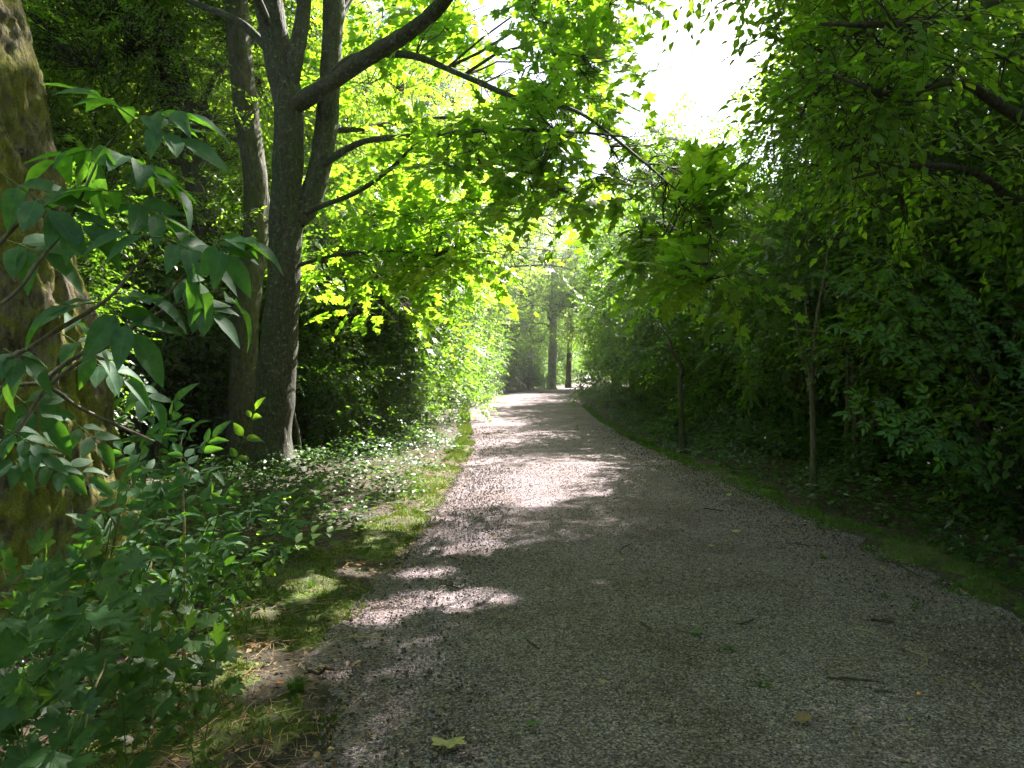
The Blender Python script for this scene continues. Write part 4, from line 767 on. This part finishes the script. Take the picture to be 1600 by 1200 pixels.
for ln in [[(-260, 900, 1.8), (-60, 620, 1.9), (60, 535, 1.85), (165, 470, 1.8), (205, 425, 1.85), (235, 395, 1.85)], [(-260, 900, 1.8), (-140, 560, 1.8), (10, 470, 1.8), (60, 410, 1.8), (110, 345, 1.85), (165, 235, 1.95), (212, 188, 1.9)],
           [(-260, 900, 1.8), (-40, 760, 1.9), (80, 600, 2.0), (200, 520, 1.95), (290, 430, 1.85), (345, 375, 1.75)], [(-260, 900, 1.8), (-120, 560, 1.8), (-30, 420, 1.8), (40, 340, 1.8), (75, 322, 1.85)], [(-60, 620, 1.9), (60, 600, 2.1), (130, 640, 2.2), (240, 690, 2.3)], [(-260, 900, 1.8), (-120, 720, 1.9), (0, 690, 1.95), (60, 715, 2.0)],
           [(60, 600, 2.05), (115, 560, 2.1), (190, 520, 2.0), (290, 470, 1.95), (345, 455, 1.85)]]:
    l = np.array([[*P(*q), .0075 * (1 - .12 * i)] for i, q in enumerate(ln)]); mb = MB(); limb_mesh(mb, l, 7, 50, .001, 2, 30); link('stem', mb.mesh('stem', B_STEM), elder)

def pp(px, py): return PG(px, py)
# middle-distance elder and saplings between the trunks and the path
plant('elder_sapling', 'blue green elder sapling crowding the right side of the mossy trunk', 'sapling', (-1.95, 3.4), [P(265, 665, 3.3), P(215, 720, 3.2), P(310, 720, 3.5), P(180, 790, 3.1), P(250, 800, 3.2)], 'elder', .12, M_ELDER, 4, .006, csize=.15)
plant('elder_sapling', 'elder sapling behind the mossy trunk among the dark shrubs', 'sapling', (-2.9, 5.6), [P(170, 650, 5.3), P(235, 640, 5.2), P(290, 690, 5.4)], 'elder', .13, M_ELDER, 4, .008, csize=.17)
plant('elm_sapling', 'slender sapling with an upright arched stem and paired toothed leaves', 'sapling', (-1.75, 3.8), [P(398, 642, 3.6)], 'oval', .105, M_OVAL, 7, .005, face=.9, from_t=.35)
plant('elm_sapling', 'leaning sapling whose sunlit tip leaves reach over the mossy verge', 'sapling', (-1.9, 4.5), [P(548, 800, 4.5), P(500, 770, 4.7), P(450, 775, 4.6), P(520, 830, 4.3)], 'oval', .10, M_OVAL, 6, .004, face=.3, from_t=.35)
plant('elm_sapling', 'small sapling with a sunlit leafy tip in front of the maple foot', 'sapling', (-2.3, 6.4), [P(560, 742, 5.8), P(500, 752, 6.1), P(535, 765, 5.9)], 'oval', .10, M_OVAL, 5, .004, face=.4)
plant('elder_sapling', 'low spreading elder sapling between the leaning sapling and the trunk', 'sapling', (-1.9, 3.9), [P(345, 790, 3.8), P(400, 800, 4.0), P(430, 840, 3.9), P(330, 860, 3.6)], 'elder', .105, M_ELDER, 4, .005, csize=.13)
plant('bramble', 'tangle of small leaved bramble at the foot of the mossy trunk', 'bramble', (-1.75, 3.3), [P(225, 870, 3.2), P(280, 850, 3.3), P(330, 890, 3.3), P(250, 930, 3.0), P(380, 900, 3.4), P(300, 960, 3.1), P(390, 960, 3.3)], 'oval', .065, M_OVAL, 9, .003, face=.5)
plant('bramble', 'bramble with small leaves spilling toward the dry straw on the verge', 'bramble', (-1.7, 3.9), [P(430, 880, 3.9), P(400, 870, 4.0), P(350, 900, 3.8), P(440, 930, 3.8), P(370, 850, 4.2)], 'oval', .06, M_OVAL, 8, .003, face=.5)
SEED = [((-1.7, 2.75), [(200, 925, 2.6), (150, 960, 2.5), (230, 985, 2.7)], .10, 'maple seedling with bright green leaves at the base of the mossy trunk'),
        ((-1.55, 2.9), [(285, 985, 2.9), (330, 1010, 2.9)], .09, 'maple seedling beside the bramble with jagged blue green leaves'),
        ((-1.8, 2.45), [(100, 1000, 2.3), (40, 960, 2.3), (60, 1060, 2.2)], .11, 'dark maple seedling with broad leaves at the left edge of the view'),
        ((-1.35, 2.6), [(240, 1040, 2.6), (190, 1090, 2.5)], .085, 'maple seedling near the bare leaning twig'),
        ((-1.5, 2.3), [(30, 1120, 2.1), (110, 1140, 2.15)], .10, 'maple seedling in the lower left corner of the view'),
        ((-1.25, 2.9), [(290, 1075, 2.9), (335, 1040, 2.9)], .075, 'small maple seedling on the inner edge of the moss'),
        ((-2.2, 3.3), [(70, 890, 3.1), (115, 880, 3.1), (10, 900, 3.1)], .11, 'maple seedling with lit yellow green leaves against the mossy bark'),
        ((-2.0, 2.9), [(60, 930, 2.8), (150, 900, 2.9)], .10, 'maple seedling between two larger seedlings below the mossy bark')]
for b, tips, s, lab in SEED: plant('maple_seedling', lab, 'seedling', b, [P(*q) for q in tips], 'maple', s * 1.25, M_SEED, 5, .0035, face=.5, from_t=.4)
plant('weed', 'little weed with round leaves in the moss near the lower edge', 'weed', (-1.05, 2.75), [P(268, 1120, 2.7), P(290, 1100, 2.75), P(240, 1140, 2.65)], 'oval', .05, M_OVAL, 4, .002)
plant('weed', 'low leafy weed in the moss below the maple seedlings', 'weed', (-1.35, 2.6), [P(120, 1165, 2.4), P(170, 1150, 2.45), P(80, 1180, 2.4)], 'oval', .06, M_OVAL, 4, .002)
# right side elder boughs
plant('elder_shrub', 'elder with pale blue green leaves reaching out of the dark right hedge', 'shrub', (5.2, 7.2), [P(1300, 435, 5.9), P(1350, 430, 6.1), P(1320, 515, 6.0), P(1400, 440, 6.2), P(1440, 390, 6.2), P(1380, 520, 6.3), P(1360, 395, 6.3), P(1480, 450, 6.2), P(1560, 420, 6.2)], 'elder', .105, M_ELDER, 6, .008, B_DARK, face=.6, from_t=.5, csize=.15, bow=.25)
plant('elder_shrub', 'lower elder bough with pale leaves over the right verge', 'shrub', (5.0, 6.8), [P(1335, 650, 6.0), P(1350, 620, 6.1), P(1400, 640, 6.0), P(1440, 625, 6.1), P(1400, 680, 5.9)], 'elder', .095, M_ELDER, 5, .006, B_DARK, face=.9, from_t=.4, csize=.14)
plant('elder_shrub', 'dull green elder at the right edge of the view', 'shrub', (5.2, 6.0), [P(1560, 520, 5.5), P(1600, 560, 5.4), P(1540, 560, 5.6), P(1590, 640, 5.4), P(1510, 470, 5.6), P(1640, 480, 5.4)], 'elder', .085, M_ELDER, 5, .007, B_DARK, face=.5, from_t=.4, csize=.12)
# thin bare stems on the right and left
def bare(label, base, pts, r, bark=B_DARK, name='thin_tree'):
    b = np.array([base[0], base[1], float(ground(*base)) - .1]); root = empty(name, b, label, 'tree')
    ln = np.vstack([[*b, r * 1.15], [[*P(*q[:3]), q[3]] for q in pts]]); mb = MB(); limb_mesh(mb, ln, 12, 90, .004, 3, 22, .3, 3); link('trunk', mb.mesh('trunk', bark), root)
    return root, ln
def gb2(px, Y): return ((px - 800) / F * Y, Y)
r1, ln = bare('thin pale stemmed young tree forking low in the dark right hedge', gb2(1272, 10), [(1270, 640, 10, .036), (1268, 600, 10, .033), (1272, 560, 10, .03), (1276, 500, 10, .026), (1290, 420, 10, .02), (1300, 330, 10.2, .01)], .045, B_STEM)
limb(r1, L4((1269, 610, 10, .022), (1262, 570, 10, .02), (1250, 540, 10, .016), (1240, 480, 10, .01)), B_STEM, sides=8)
limb(r1, L4((1274, 530, 10, .016), (1262, 500, 9.9, .012), (1255, 440, 9.9, .006)), B_STEM, sides=8)
for lab, px, Y, pts, r in [('crooked grey stemmed young tree above the lit weeds on the right', 1068, 15.5, [(1063, 600, 15.5, .05), (1066, 575, 15.4, .045), (1050, 548, 15.3, .034), (1046, 530, 15.2, .025), (1024, 500, 15.2, .012)], .065),
                           ('bowed pale stem in the shade past the maple', 520, 14.8, [(512, 660, 14.8, .03), (505, 620, 14.8, .028), (500, 590, 14.8, .022), (494, 562, 14.8, .012)], .034),
                           ('mossy slim stem in the dark gap beyond the maple', 545, 15.5, [(538, 660, 15.5, .035), (530, 620, 15.5, .03), (532, 560, 15.5, .025), (526, 480, 15.5, .012)], .04),
                           ('thin dark sapling hard against the right side of the maple foot', 470, 13, [(466, 680, 13, .03), (456, 620, 13, .028), (462, 540, 13, .02), (470, 440, 13, .01)], .036)]:
    bare(lab, gb2(px, Y), pts, r)
# multi-stemmed shrub by the verge
ms = empty('coppiced_shrub', (-2.42, 18.2, .1), 'shrub with a sheaf of brown upright stems at the edge of the left verge', 'shrub')
MSL = []
for k in range(13):
    a = rng.uniform(0, 2 * pi); e = P(650 + rng.uniform(-60, 75), rng.uniform(430, 540), 18.2 + rng.uniform(-.7, .7)); b = np.array([-2.42 + cos(a) * .12, 18.2 + sin(a) * .12, .0]); m = b * .5 + e * .5 + np.array([(b[0] - e[0]) * .22, 0, .2])
    l = np.column_stack([bezier(b, m, e, 6), np.linspace(.026, .008, 6)]); MSL.append(l); mb = MB(); limb_mesh(mb, l, 6, 20, .002); link('stem', mb.mesh('stem', B_STEM), ms)
crown(ms, MSL, [PB(650, 480, 18.2, 1.0, .9, .7), PB(700, 440, 18.6, .9, .9, .7), PB(600, 440, 18, .9, .9, .8), PB(660, 400, 18.4, 1.1, .9, .6), PB(710, 540, 19, .55, .7, .6, .7), PB(590, 540, 18.4, .6, .6, .5, .6)], 1100, 'maple', .10, (M_MAPLE, B_TWIG), (.25, .45), 7, .36, 1.4, False, 200, 71, 5, .010)

# ------------------------------------------------------------------ ground cover (nobody could count it)
def cover(name, label, n, xf0, xf1, y0, y1, h0, h1, size, mat, p=1.5, thr=.4, tpl=None, prof=None):
    x, y = scatter(n, y0, y1, xf0, xf1, p); k = fbm(np.stack([x * .9, y * .9, 0 * x], -1), 3, 77) > thr; x, y = x[k], y[k]; m = len(x)
    u = rng.uniform(0, 1, m) ** .6; e = np.clip((x - xf0(y)) / np.maximum(xf1(y) - xf0(y), .1), 0, 1); hs = prof(e) if prof else 1
    z = ground(x, y) + (h0 + (h1 - h0) * fbm(np.stack([x * 1.4, y * 1.4, 0 * x], -1), 2, 78) * 1.5) * u * hs
    pos = np.stack([x, y, z], -1); ax = rotz(m) + np.array([0, -.25, .05]) + rng.normal(0, .2, (m, 3)); nr = np.array([0, -.25, 1.]) + rng.normal(0, .35, (m, 3)); s = size * rng.uniform(.6, 1.3, m)
    mb = MB(); near = y < 5.5; R = frames(ax, nr)
    batch(mb, OV1 if tpl is None else tpl, pos[near], R[near], s[near]); batch(mb, OVS if tpl is None else tpl, pos[~near], R[~near], s[~near])
    stuff(name, mb.mesh(name, mat), label, 'undergrowth')
cover('undergrowth', 'low leafy ground cover along the left edge of the wood', 12000, lambda y: pl(y) - 4.0, lambda y: pl(y) - .30 - .6 * np.clip((9 - y) / 4, 0, 1) + .15 * np.sin(y * 2.1), 5.2, 20, .06, .42, .075, M_COVER, 1.4, .36, prof=lambda e: .4 + .6 * np.clip((1 - e) * 4, 0, 1))
cover('undergrowth', 'bushy weeds at the foot of the sunlit bushes left of the path', 6000, lambda y: pl(y) - 3.0, lambda y: pl(y) - .15 - .35 * (y < 20), 15, 60, .1, .9, .10, M_COVER, 1.2, .34, prof=lambda e: .35 + .65 * np.clip((1 - e) * 3, 0, 1))
cover('undergrowth', 'deep shaded weeds between the mossy trunk and the maple', 5000, lambda y: -7 + 0 * y, lambda y: -2.2 + 0 * y, 3.2, 11, .05, .45, .08, M_COVER, 1.2, .36)
cover('undergrowth', 'low dark weeds in the near left corner', 1600, lambda y: -3.2 + 0 * y, lambda y: -1.45 - .1 * (y > 2.6), 1.6, 4.2, .02, .22, .055, M_COVER, 1.2, .34)
cover('undergrowth', 'dark bushy weeds along the foot of the right hedge', 24000, lambda y: pr(y) + .48 + .12 * np.sin(y * 1.9), lambda y: pr(y) + 3.2, 2.6, 26, .10, 1.15, .085, M_COVER, 1.3, .30, prof=lambda e: .15 + .85 * np.clip(e * 3.2, 0, 1))
cover('undergrowth', 'grassy weeds on the right verge before the bend', 6000, lambda y: pr(y) + .25, lambda y: pr(y) + 2.6, 14, 60, .08, .6, .11, M_COVER, 1.2, .34, prof=lambda e: .25 + .75 * np.clip(e * 3, 0, 1))
cover('clover', 'tiny clover and plantain leaves creeping on the right verge', 4500, lambda y: pr(y) - .15, lambda y: pr(y) + .85, 2.8, 16, .0, .03, .028, M_COVER, 1.5, .42)
cover('clover', 'tiny clover leaves dotted through the left moss', 2600, lambda y: pl(y) - 1.1, lambda y: pl(y) + .05, 2.2, 14, .0, .03, .022, M_COVER, 1.5, .46)

# thin scattering air added for the veiling glare, closed box round everything near
if GLARE_HAZE:
    hm = bpy.data.materials.new('glare_haze'); hm.use_nodes = True; hn = hm.node_tree.nodes; hn.remove(hn['Principled BSDF']); pv = hn.new('ShaderNodeVolumePrincipled'); pv.inputs['Density'].default_value = GLARE_HAZE; pv.inputs['Color'].default_value = (.95, .97, 1, 1); pv.inputs['Anisotropy'].default_value = .55
    hm.node_tree.links.new(pv.outputs[0], hn['Material Output'].inputs['Volume'])
    x0, x1, y0, y1, z0, z1 = -905, 905, -305, 1505, -3, 36; c8 = [(x, y, z) for z in (z0, z1) for y in (y0, y1) for x in (x0, x1)]
    mb = MB(); mb.add(c8, Q=[(0, 2, 3, 1), (4, 5, 7, 6), (0, 1, 5, 4), (2, 6, 7, 3), (0, 4, 6, 2), (1, 3, 7, 5)]); stuff('glare_haze', mb.mesh('glare_haze', hm, False), 'thin pale veil of air added over the path for glare', 'glare_haze')

# ------------------------------------------------------------------ small things
def tuft(px, py, r, h, n, label, lean=.5):
    x, y = PG(px, py); z = float(ground(x, y)) if x < pl(y) else float(path_z(np.array(x), np.array(y)))
    root = empty('grass_tuft', (x, y, z), label, 'grass tuft'); a = rng.uniform(0, 2 * pi, n); q = rng.uniform(0, 1, n) ** .5 * r * .5
    b = np.stack([x + np.cos(a) * q, y + np.sin(a) * q, z + 0 * a - .01], -1); o = np.stack([np.cos(a), np.sin(a), 0 * a], -1); hh = h * rng.uniform(.5, 1, n)
    m_ = b + o * (r * .3) * lean + np.array([0, 0, 1.]) * hh[:, None] * .7; e = b + o * r * rng.uniform(.5, 1.1, (n, 1)) + np.array([0, 0, 1.]) * hh[:, None] * rng.uniform(.6, 1, (n, 1)); w = np.cross(o, [0, 0, 1.]) * .0018
    mb = MB(); V = np.stack([b - w, b + w, m_ + w * .8, m_ - w * .8, e], 1).reshape(-1, 3); i = np.arange(n)[:, None] * 5
    mb.add(V, T=(np.array([[3, 2, 4]]) + i), Q=(np.array([[0, 1, 2, 3]]) + i)); link('blades', mb.mesh('blades', M_GRASS), root, 'stuff')
for a in [(462, 1085, .07, .11, 260, 'bright green grass tuft at the edge of the moss by the gravel'), (485, 925, .06, .13, 60, 'sparse pale grass tuft beside the dry straw'), (1195, 1088, .05, .035, 70, 'small grass tuft sprouting from the gravel, nearest of those on the path'),
          (1142, 1030, .045, .03, 60, 'small grass tuft on the gravel beside a reddish leaf'), (1288, 880, .06, .035, 70, 'grass tuft on the path toward the right verge'), (1432, 962, .05, .03, 50, 'grass tuft on the gravel near a green fallen leaf'), (1385, 945, .06, .03, 40, 'thin low grass patch on the path beside a dark twig'),
          (855, 872, .05, .025, 40, 'faint grass patch in the middle of the path'), (605, 855, .06, .06, 80, 'grass tuft where the left moss meets the gravel')]: tuft(*a)
def twig(px0, py0, px1, py1, r, bow, label, mat, name='twig', lift=.008):
    r = r * 1.35
    a = np.array(PG(px0, py0)); b = np.array(PG(px1, py1)); t = np.linspace(0, 1, 9)[:, None]; c = a * (1 - t) + b * t; nrm = np.array([-(b - a)[1], (b - a)[0]]); c = c + nrm * bow * np.sin(pi * t) + rng.normal(0, r * .6, (9, 2))
    z = np.where((c[:, 0] > pl(c[:, 1])), path_z(c[:, 0], c[:, 1]), ground(c[:, 0], c[:, 1]) + .02) + lift + r * .5
    mb = MB(); limb_mesh(mb, np.column_stack([c, z, np.linspace(r, r * .55, 9)]), 7, 30, r * .3, 1, 60); o = link(name, mb.mesh(name, mat)); o['label'] = label; o['category'] = 'twig'
for a in [(1292, 1078, 1375, 1087, .005, .03, 'long dark twig lying across the gravel in the right foreground', B_TWIG), (1418, 1032, 1440, 1066, .003, .22, 'pale curved stalk bent like a bow on the right foreground gravel', M_STRAW), (1402, 896, 1442, 915, .006, .02, 'dark stick pointing at the right verge', B_TWIG),
          (1340, 996, 1372, 1006, .003, .04, 'straight pale straw stalk above the bowed stalk', M_STRAW), (1360, 983, 1400, 988, .008, .05, 'short thick dark twig with bits of bark beside the straw stalk', B_TWIG), (1100, 803, 1131, 807, .006, 0, 'dark twig on the far shaded gravel right of the centre', B_TWIG),
          (972, 878, 985, 862, .005, .1, 'slanting pale twig in the middle of the path', B_TWIG), (1000, 990, 1018, 1003, .005, .04, 'stubby grey twig near the centre of the gravel', B_TWIG), (1110, 862, 1130, 865, .004, 0, 'short pale twig with dark crumbs on the path', M_STRAW), (690, 926, 720, 934, .004, .05, 'dark twig in the dappled light on the left', B_TWIG),
          (824, 1018, 842, 1032, .005, .02, 'short dark twig left of the centre of the gravel', B_TWIG), (480, 1060, 520, 1068, .008, .03, 'brown stick at the gravel edge beside the bright grass tuft', B_TWIG), (470, 956, 512, 953, .005, .02, 'pale stick on the straw of the left verge', M_STRAW), (430, 975, 495, 962, .006, .04, 'brown stick lying on the straw behind the pale stick', B_TWIG),
          (1178, 982, 1152, 990, .005, .1, 'thin dark twig among crumbs in the shaded gravel', B_TWIG), (1370, 1100, 1400, 1104, .004, .0, 'short dark twig just below the long dark twig', B_TWIG), (545, 1010, 600, 1013, .004, .02, 'straight thin stalk on the left dappled gravel', M_STRAW), (1520, 1090, 1545, 1108, .003, .02, 'fine pale stalk at the right of the foreground', M_STRAW), (1230, 860, 1300, 868, .003, .04, 'long thin dark twig across the right half of the path', B_TWIG)]: twig(*a)
def edge_litter():
    mb = MB(); m = 700; y = 2.4 + 22 * rng.uniform(0, 1, m) ** 1.6; sd = rng.uniform(0, 1, m) < .55; x = np.where(sd, pl(y) + np.abs(rng.normal(0, .22, m)), pr(y) - np.abs(rng.normal(0, .3, m)))
    pos = np.stack([x, y, path_z(x, y) + .008], -1); R_ = frames(rotz(m), np.array([0, 0, 1.]) + rng.normal(0, .5, (m, 3))); s_ = rng.uniform(.02, .055, m); batch(mb, OV1, pos, R_, s_)
    stuff('leaf_drift', mb.mesh('leaf_drift', M_DEAD), 'curled brown leaves drifted along both edges of the gravel', 'leaf litter')
    m = 900; mb = MB(); x, y = scatter(m, 2.2, 18, lambda q: pl(q), lambda q: pr(q), 1.5); d = rotz(m); l_ = rng.uniform(.02, .09, m); p0 = np.stack([x, y, path_z(x, y) + .004], -1); p1 = p0 + d * l_[:, None]
    V, Q = tube_batch(np.stack([p0, (p0 + p1) / 2 + rng.normal(0, .005, (m, 3)) * [1, 1, .3], p1], 1), np.broadcast_to(np.array([.0018, .0015, .0008])[None], (m, 3)), 3); mb.add(V, Q=Q)
    stuff('twig_bits', mb.mesh('twig_bits', B_TWIG), 'fine dark twig bits strewn over the gravel', 'litter')
edge_litter()
m = 420; mb = MB(); x, y = scatter(m, 2.3, 20, lambda q: pl(q) + .1, lambda q: pr(q) - .1, 1.4); batch(mb, OV1, np.stack([x, y, path_z(x, y) + .008], -1), frames(rotz(m), np.array([0, 0, 1.]) + rng.normal(0, .4, (m, 3))), rng.uniform(.010, .030, m) * (.9 + y / 14))
stuff('pale_leaf_bits', mb.mesh('pale_leaf_bits', M_PALE), 'pale bits of leaf and bud scales scattered over the whole path', 'litter')
# bare twig standing in the lower left
l = L4((118, 1200, 2.2, .004), (130, 1150, 2.3, .0038), (145, 1080, 2.35, .0035), (158, 1050, 2.4, .003), (163, 1030, 2.4, .002)); l[0, 2] = float(ground(l[0, 0], l[0, 1])); mb = MB(); limb_mesh(mb, l, 6, 30, .0008, 1, 80); o = link('dead_stem', mb.mesh('dead_stem', M_STRAW)); o['label'] = 'bare pale stem leaning up among the maple seedlings'; o['category'] = 'twig'
l = L4((287, 850, 3.6, .006), (286, 800, 3.6, .006), (284, 745, 3.6, .005), (282, 700, 3.6, .004), (286, 676, 3.6, .002)); b_ = l[0].copy(); b_[2] = float(ground(b_[0], b_[1])); l = np.vstack([b_, l]); mb = MB(); limb_mesh(mb, l, 6, 40, .001, 1, 60); o = link('dead_stem', mb.mesh('dead_stem', M_STRAW)); o['label'] = 'pale dead stem standing upright between the mossy trunk and the maple'; o['category'] = 'twig'
def fallen(px, py, s, kind, mat, label, rz=None):
    x, y = PG(px, py); z = float(path_z(np.array([x]), np.array([y]))[0]) + .012; tp = MP2[int(rng.integers(0, 3))] if kind == 'maple' else OV2[int(rng.integers(0, 3))]
    rz = rng.uniform(0, 6) if rz is None else rz; R = frames(np.array([[cos(rz), sin(rz), 0]]), np.array([[*rng.normal(0, .15, 2), 1.]])); mb = MB(); V = tp[0].copy(); V[:, 2] *= -1.2 if kind == 'maple' else 1
    batch(mb, (V - [.5, 0, 0], tp[1], tp[2]), np.array([[x, y, z + .01]]), R, np.array([s])); o = link('fallen_leaf', mb.mesh('fallen_leaf', mat)); o['label'] = label; o['category'] = 'leaf'
for a in [(700, 1190, .13, 'maple', M_PALE, 'large curled pale brown leaf at the bottom edge of the view'), (1112, 866, .06, 'maple', M_PALE, 'pale star shaped leaf alone in the middle of the path'), (1150, 843, .09, 'maple', M_PALE, 'pale yellow maple leaf on the shaded path, right of the centre'), (1088, 1007, .07, 'maple', M_MAPLE, 'green maple leaf lying flat on the central gravel'),
          (1130, 1042, .04, 'oval', M_DEAD, 'reddish brown leaf scrap next to a grass tuft'), (1213, 888, .05, 'oval', M_OVAL, 'small green leaf lying on the path toward the right'), (1498, 968, .05, 'maple', M_MAPLE, 'green leaf near the right verge on the gravel'), (1227, 951, .035, 'oval', M_PALE, 'tiny pale orange leaf on the right half of the path'),
          (1258, 1149, .07, 'maple', M_DEAD, 'curled brown leaf in the near right foreground'), (833, 1156, .06, 'maple', M_ELDER, 'crumpled grey green leaf in the near foreground'), (942, 1091, .035, 'maple', M_PALE, 'tiny pale leaf scrap in the centre of the near gravel'), (1002, 1128, .03, 'oval', M_DEAD, 'small red brown leaf scrap, centre foreground'), (622, 1170, .05, 'oval', M_DEAD, 'dark brown leaf near the bottom left of the gravel'),
          (1075, 797, .08, 'maple', M_PALE, 'small pale leaf on the far shaded gravel'), (1140, 783, .07, 'maple', M_PALE, 'pale leaf near a dark twig on the far gravel'), (1475, 1092, .05, 'maple', M_DEAD, 'brown crumpled leaf right of the long dark twig'), (663, 1100, .04, 'oval', M_DEAD, 'brown leaf scrap on the left of the near gravel'), (1020, 965, .04, 'oval', M_DEAD, 'dark leaf scrap above the stubby grey twig'),
          (743, 1035, .035, 'oval', M_PALE, 'tiny yellow leaf scrap left of the centre'), (1243, 846, .07, 'maple', M_PALE, 'pale leaf at the right of the far shaded gravel')]: fallen(*a)
def pebble(px, py, s, label, c=None):
    x, y = PG(px, py); z = float(path_z(np.array([x]), np.array([y]))[0]) if x > pl(y) else float(ground(x, y)) + .02
    import bmesh
    bm = bmesh.new(); bmesh.ops.create_icosphere(bm, subdivisions=2, radius=1)
    for v in bm.verts: n_ = noise(np.array([list(v.co * 1.2 + Vector((px, py, 0)))]), 4)[0]; v.co *= .75 + n_ * .5; v.co.z *= .6
    me = bpy.data.meshes.new('stone'); bm.to_mesh(me); bm.free(); me.materials.append(M_PEB); o = bpy.data.objects.new('stone', me); col.objects.link(o); o.location = (x, y, z + s * .25); o.scale = (s,) * 3; o['label'] = label; o['category'] = 'stone'
M_PEB = bark_mat('stone', (.16, .15, .145), (.30, .28, .26), None, 0, 20, 0, .002)
for a in [(567, 1104, .016, 'grey stone on the gravel, left of the two by the moss'), (583, 1107, .012, 'smaller grey stone right beside the other at the gravel edge'), (560, 1050, .013, 'pale pebble near the brown stick'), (191, 1178, .035, 'half buried beige stone in the straw at the lower left'), (1325, 962, .009, 'white pebble on the right half of the path'), (1304, 1169, .009, 'tiny white pebble in the right foreground'), (1216, 1039, .008, 'tiny pale pebble right of a grass tuft')]: pebble(*a)
print('tris', TRIS)
